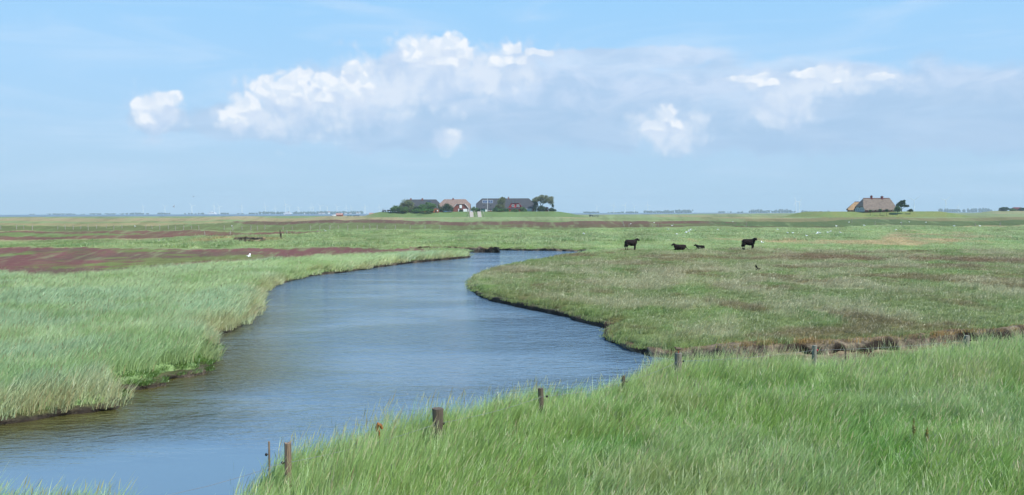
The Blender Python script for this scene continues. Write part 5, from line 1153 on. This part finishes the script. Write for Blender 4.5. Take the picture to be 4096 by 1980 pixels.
def cow(px, py, heading, label, pose, s=1.0, head=0.0):
    x, y = on_plane(px, py, 0.0); t = empty('cow', (x, y, gz(x, y) + (0.03 if pose == 'stand' else 0.0)), heading); t.scale = (s, s, s * (1.0 if pose == 'stand' else .88)); tag(t, label, 'cow', 'black cattle on the marsh')
    b = MB(); X1 = (1, 0, 0); up = pose == 'stand'
    zo = 0.0 if up else -0.46
    # barrel: rump, hips, belly, deep chest, shoulders
    loft(b, [((-.70, 0, .96 + zo), .06, .08, X1), ((-.66, 0, .93 + zo), .17, .19, X1), ((-.52, 0, .88 + zo), .24, .30, X1), ((-.25, 0, .84 + zo), .28, .34, X1), ((.05, 0, .81 + zo), .30, .37, X1),
             ((.32, 0, .82 + zo), .27, .37, X1), ((.50, 0, .87 + zo), .21, .31, X1), ((.60, 0, .92 + zo), .13, .20, X1)], 16)
    hy = head
    N0 = Vector((.48, 0, .97 + zo)); N1 = Vector((.62, hy * .10, 1.10 + zo)); Hd = Vector((.70, hy * .18, 1.19 + zo)); hd = Vector((math.cos(hy * .9), math.sin(hy * .9), -.42)).normalized(); Mz = Hd + hd * .24
    loft(b, [(N0, .18, .27, (1, hy * .3, .6)), (N1, .14, .20, (1, hy * .4, .3)), (Hd - hd * .04, .10, .13, hd)])
    loft(b, [(Hd - hd * .10, .07, .08, hd), (Hd - hd * .02, .13, .14, hd), (Hd + hd * .10, .12, .125, hd), (Mz - hd * .04, .095, .09, hd), (Mz + hd * .03, .085, .08, hd), (Mz + hd * .05, .04, .04, hd)])
    sd_ = Vector((0, 0, 1)).cross(hd).normalized()
    for q in (-1, 1):
        e0 = Hd - hd * .02 + sd_ * (q * .09) + Vector((0, 0, .07)); b.tube([e0, e0 + sd_ * (q * .10) + Vector((0, 0, .03)), e0 + sd_ * (q * .19) + Vector((0, 0, .01))], [.035, .05, .018], 6)
        h0 = Hd - hd * .05 + sd_ * (q * .05) + Vector((0, 0, .10)); b.tube([h0, h0 + Vector((0, 0, .06)) + sd_ * (q * .02)], [.03, .02], 6)
    if up:
        for sy, dx in ((-1, .06), (1, -.07)):
            b.tube([(-.50 + dx * .4, sy * .14, .82), (-.50 + dx, sy * .155, .60), (-.60 + dx, sy * .155, .37), (-.55 + dx, sy * .155, .14), (-.53 + dx, sy * .155, 0)], [.20, .17, .095, .075, .08], 10)
            b.tube([(.40, sy * .12, .78), (.40 - dx, sy * .14, .55), (.41 - dx, sy * .14, .34), (.40 - dx, sy * .14, .12), (.41 - dx, sy * .14, 0)], [.18, .13, .085, .07, .075], 10)
        b.tube([(-.68, 0, 1.02), (-.76, 0, .92), (-.79, .01, .62), (-.78, .02, .40), (-.78, .02, .28)], [.04, .035, .025, .05, .02], 7); b.ball((.02, 0, .53), (.10, .08, .06))
        b.ball((.55, 0, .74), (.09, .06, .17))
    else:
        for sy in (-1, 1):
            b.tube([(-.42, sy * .20, .38), (-.30, sy * .30, .22), (-.12, sy * .33, .13), (-.40, sy * .36, .07)], [.20, .15, .08, .055], 9)
            b.tube([(.40, sy * .14, .32), (.48, sy * .20, .12), (.66, sy * .19, .07), (.46, sy * .22, .04)], [.15, .09, .06, .05], 9)
        b.tube([(-.66, 0, .50), (-.78, .04, .26), (-.95, .10, .07), (-1.25, .14, .04)], [.04, .035, .028, .04], 7); b.ball((-.05, 0, .18), (.50, .26, .18), 12, 8)
    animal_mesh('body', b, m_cow, t); return t
cow(2525, 1001, 0.05, 'black cow standing in profile with its head raised, left of the four', 'stand', 1.0)
cow(2719, 1002, math.pi - .12, 'larger black cow lying down with its tail stretched out on the grass', 'lie', 1.0, .35)
cow(2801, 998, math.pi * .72, 'small dark brown calf lying curled up between the other cattle', 'lie', .80, .9)
cow(2995, 1001, -0.22, 'stocky black bull standing with its head turned towards the viewer, rightmost', 'stand', 1.02, -1.3)

# ------------------------------------------------------------------ birds
m_gull = mat_basic('gull_white', (0.85, 0.86, 0.88), .7, .04, 5); m_gwing = mat_basic('gull_grey', cc((150, 156, 164)), .7, .1, 5); m_bird = mat_basic('bird_dark', (0.02, 0.018, 0.018), .8, .2, 8); m_shank = mat_basic('wader_brown', cc((120, 104, 88)), .8, .25, 30); m_leg = mat_basic('red_legs', (0.6, .08, .03), .6, .1, 5)
def gull_stand():
    b = MB(); b.ball((0, 0, .24), (.20, .085, .095), 10, 7); b.ball((.16, 0, .34), (.065, .05, .06), 8, 6); b.tube([(.21, 0, .335), (.27, 0, .325)], [.015, .006], 5); b.tube([(.12, 0, .28), (.155, 0, .33)], [.06, .05], 7)
    b.tube([(-.15, 0, .25), (-.30, 0, .24)], [.05, .015], 6)
    for s in (-1, 1): b.tube([(.0, s * .03, 0), (.0, s * .03, .17)], .008, 4)
    return b.build('gull', m_gull)
def gull_fly():
    b = MB(); b.ball((0, 0, 0), (.22, .07, .07), 10, 7); b.ball((.2, 0, .02), (.06, .045, .05), 8, 6); b.tube([(-.18, 0, 0), (-.32, 0, 0)], [.05, .02], 5)
    for s in (-1, 1):
        V = [(.1, s * .05, .02), (-.1, s * .05, .02), (.14, s * .35, .20), (-.02, s * .35, .20), (.02, s * .65, .12), (-.03, s * .65, .12)]; V2 = [(x, y, z + .015) for x, y, z in V]
        b.add(V + V2, [(0, 2, 3, 1), (2, 4, 5, 3), (6, 7, 9, 8), (8, 9, 11, 10), (0, 6, 8, 2), (2, 8, 10, 4), (1, 3, 9, 7), (3, 5, 11, 9), (4, 10, 11, 5)])
    return b.build('gull', m_gull)
g1, g2 = gull_stand(), gull_fly()
GS = [(2335, 949, 1), (2505 + 18, 895, 0), (2744, 942, 1), (2755, 936, 1), (2761, 931, 1), (2707, 946, 0), (2871, 924, 0), (2674, 923, 0), (3110, 924, 0), (3150, 940, 0), (3171, 942, 0), (3226, 953, 0), (3269, 946, 1), (3279, 940, 0), (3311, 938, 0), (3322, 933, 0),
      (3345, 913, 0), (3361, 939, 0), (3457, 909, 0), (3584, 926, 0), (3396, 889, 0), (3604, 889, 0), (3704, 888, 0), (3637, 886, 0), (3816, 911, 0), (3919, 911, 0), (2931, 887, 0), (2688, 903, 0), (2617, 890, 0), (1301, 932, 1), (927, 909, 0), (1873, 864, 0), (1811, 869, 0), (2047, 867, 0), (540, 903, 0), (31, 874, 0)]
GS = sorted(GS); used = {0: False, 1: False}
for i, (px, py, fly) in enumerate(GS):
    src = g2 if fly else g1
    if used[fly]: o = src.copy(); COL.objects.link(o)
    else: o = src; used[fly] = True
    x, y = on_plane(px, py + (6 if fly else 3), 0.0); 
    if py < 880: y = min(y, 800); x = X_at(px, y)
    g = gz(x, y); gr = 0.35 if 905 < py < 990 else 0.0
    o.location = (x, y, g + gr + (.4 if fly else 0)); o.rotation_euler = (random.uniform(-.5, .5) if fly else 0, 0, random.choice((0, math.pi, 2.6, -.5)) + random.uniform(-.4, .4)); s = (.78 if y < 200 else 1.15); o.scale = (s, s, s)
    tag(o, 'white gull %s, %s from the left among the gulls' % ('flapping low over the grass' if fly else 'standing in the far marsh', ordn(i)), 'gull', 'gulls scattered over the far marsh')
def flying(px, py, d, label, mat, s=1.0, rz=.4, roll=.3):
    o = g2.copy(); o.data = g2.data.copy(); o.data.materials.clear(); o.data.materials.append(mat); COL.objects.link(o); o.location = at_dist(px, py, d); o.scale = (s,) * 3; o.rotation_euler = (roll, 0.2, rz)
    for k_ in ('group',):
        if k_ in o: del o[k_]
    o.name = 'flying_bird'; tag(o, label, 'bird'); return o
flying(996, 1024, 70, 'white gull gliding low over the reddish flats left of the creek', m_gull, .65, .2); flying(3031, 1076, 60, 'black and white bird skimming low over the marsh right of the bull', m_bird, .75, 2.6, .5)
flying(3047, 969, 93, 'white bird fluttering right beside the head of the bull', m_gull, .5, .3); flying(695, 827, 320, 'brownish bird flying just above the sea horizon', m_gwing, 1.6, .5, .6); flying(774, 787, 320, 'small dark bird flying highest above the sea', m_bird, .9, .2, .1)
# wader on the grey post
pb = t5.location + Vector((0.0, 0, h5)); t = empty('wader', pb, .15); tag(t, 'small brown wader with red legs perched on the grey post', 'bird')
b = MB(); b.ball((0, 0, .105), (.085, .038, .04), 10, 7); b.ball((-.075, 0, .145), (.026, .02, .022), 8, 6); b.tube([(-.055, 0, .115), (-.072, 0, .14)], [.024, .018], 6); b.tube([(-.095, 0, .145), (-.14, 0, .138)], [.006, .003], 5); b.tube([(.07, 0, .105), (.13, 0, .10)], [.022, .008], 5); b.build('body', m_shank, t)
for s in (-1, 1): MB().tube([(0.0, s * .014, 0), (.005, s * .014, .04), (0, s * .012, .08)], .005, 5).build('leg', m_leg, t)
# dock plants in the near grass
m_dock = leaf_mat('dock_seed', tuple(1.4 * v for v in cc((146, 136, 84))))
def dock(px, py, d, h, label, seed):
    x = X_at(px, d); t = empty('dock_plant', (x, d, gz(x, d))); tag(t, label, 'plant'); r = np.random.default_rng(seed); MB().tube([(0, 0, 0), (.02, 0, h * .6), (.04, 0, h)], [.007, .005, .002], 5).build('stem', m_dock, t)
    v, f = leaves([(.03, 0, h * .75, .035, .035, h * .26)], 260, .012, seed); link_mesh('seed_head', v, f, m_dock, t); v, f = leaves([(.0, 0, h * .25, .10, .10, h * .2)], 60, .05, seed + 1); link_mesh('foliage', v, f, L_low, t)
dock(3665, 1780, 14.6, .60, 'rust-brown dock plant standing in the near grass towards the right', 71); dock(3720, 1800, 14.2, .52, 'smaller yellowish dock plant right of the rust-brown one', 72)

# ------------------------------------------------------------------ the maritime haze
hz_m = bpy.data.materials.new('haze'); hz_m.use_nodes = True; nt = hz_m.node_tree; nt.nodes.clear(); pv = nt.nodes.new('ShaderNodeVolumePrincipled'); oo = nt.nodes.new('ShaderNodeOutputMaterial'); nt.links.new(pv.outputs[0], oo.inputs['Volume'])
pv.inputs['Color'].default_value = (0.74, 0.93, 1.0, 1); pv.inputs['Density'].default_value = 1.1e-4; pv.inputs['Anisotropy'].default_value = 0.0
o = MB().box(-9500, 9500, -600, 9000, -5, 175).build('haze', hz_m); tag(o, 'pale blue sea haze over the whole marsh', 'haze', kind='stuff')
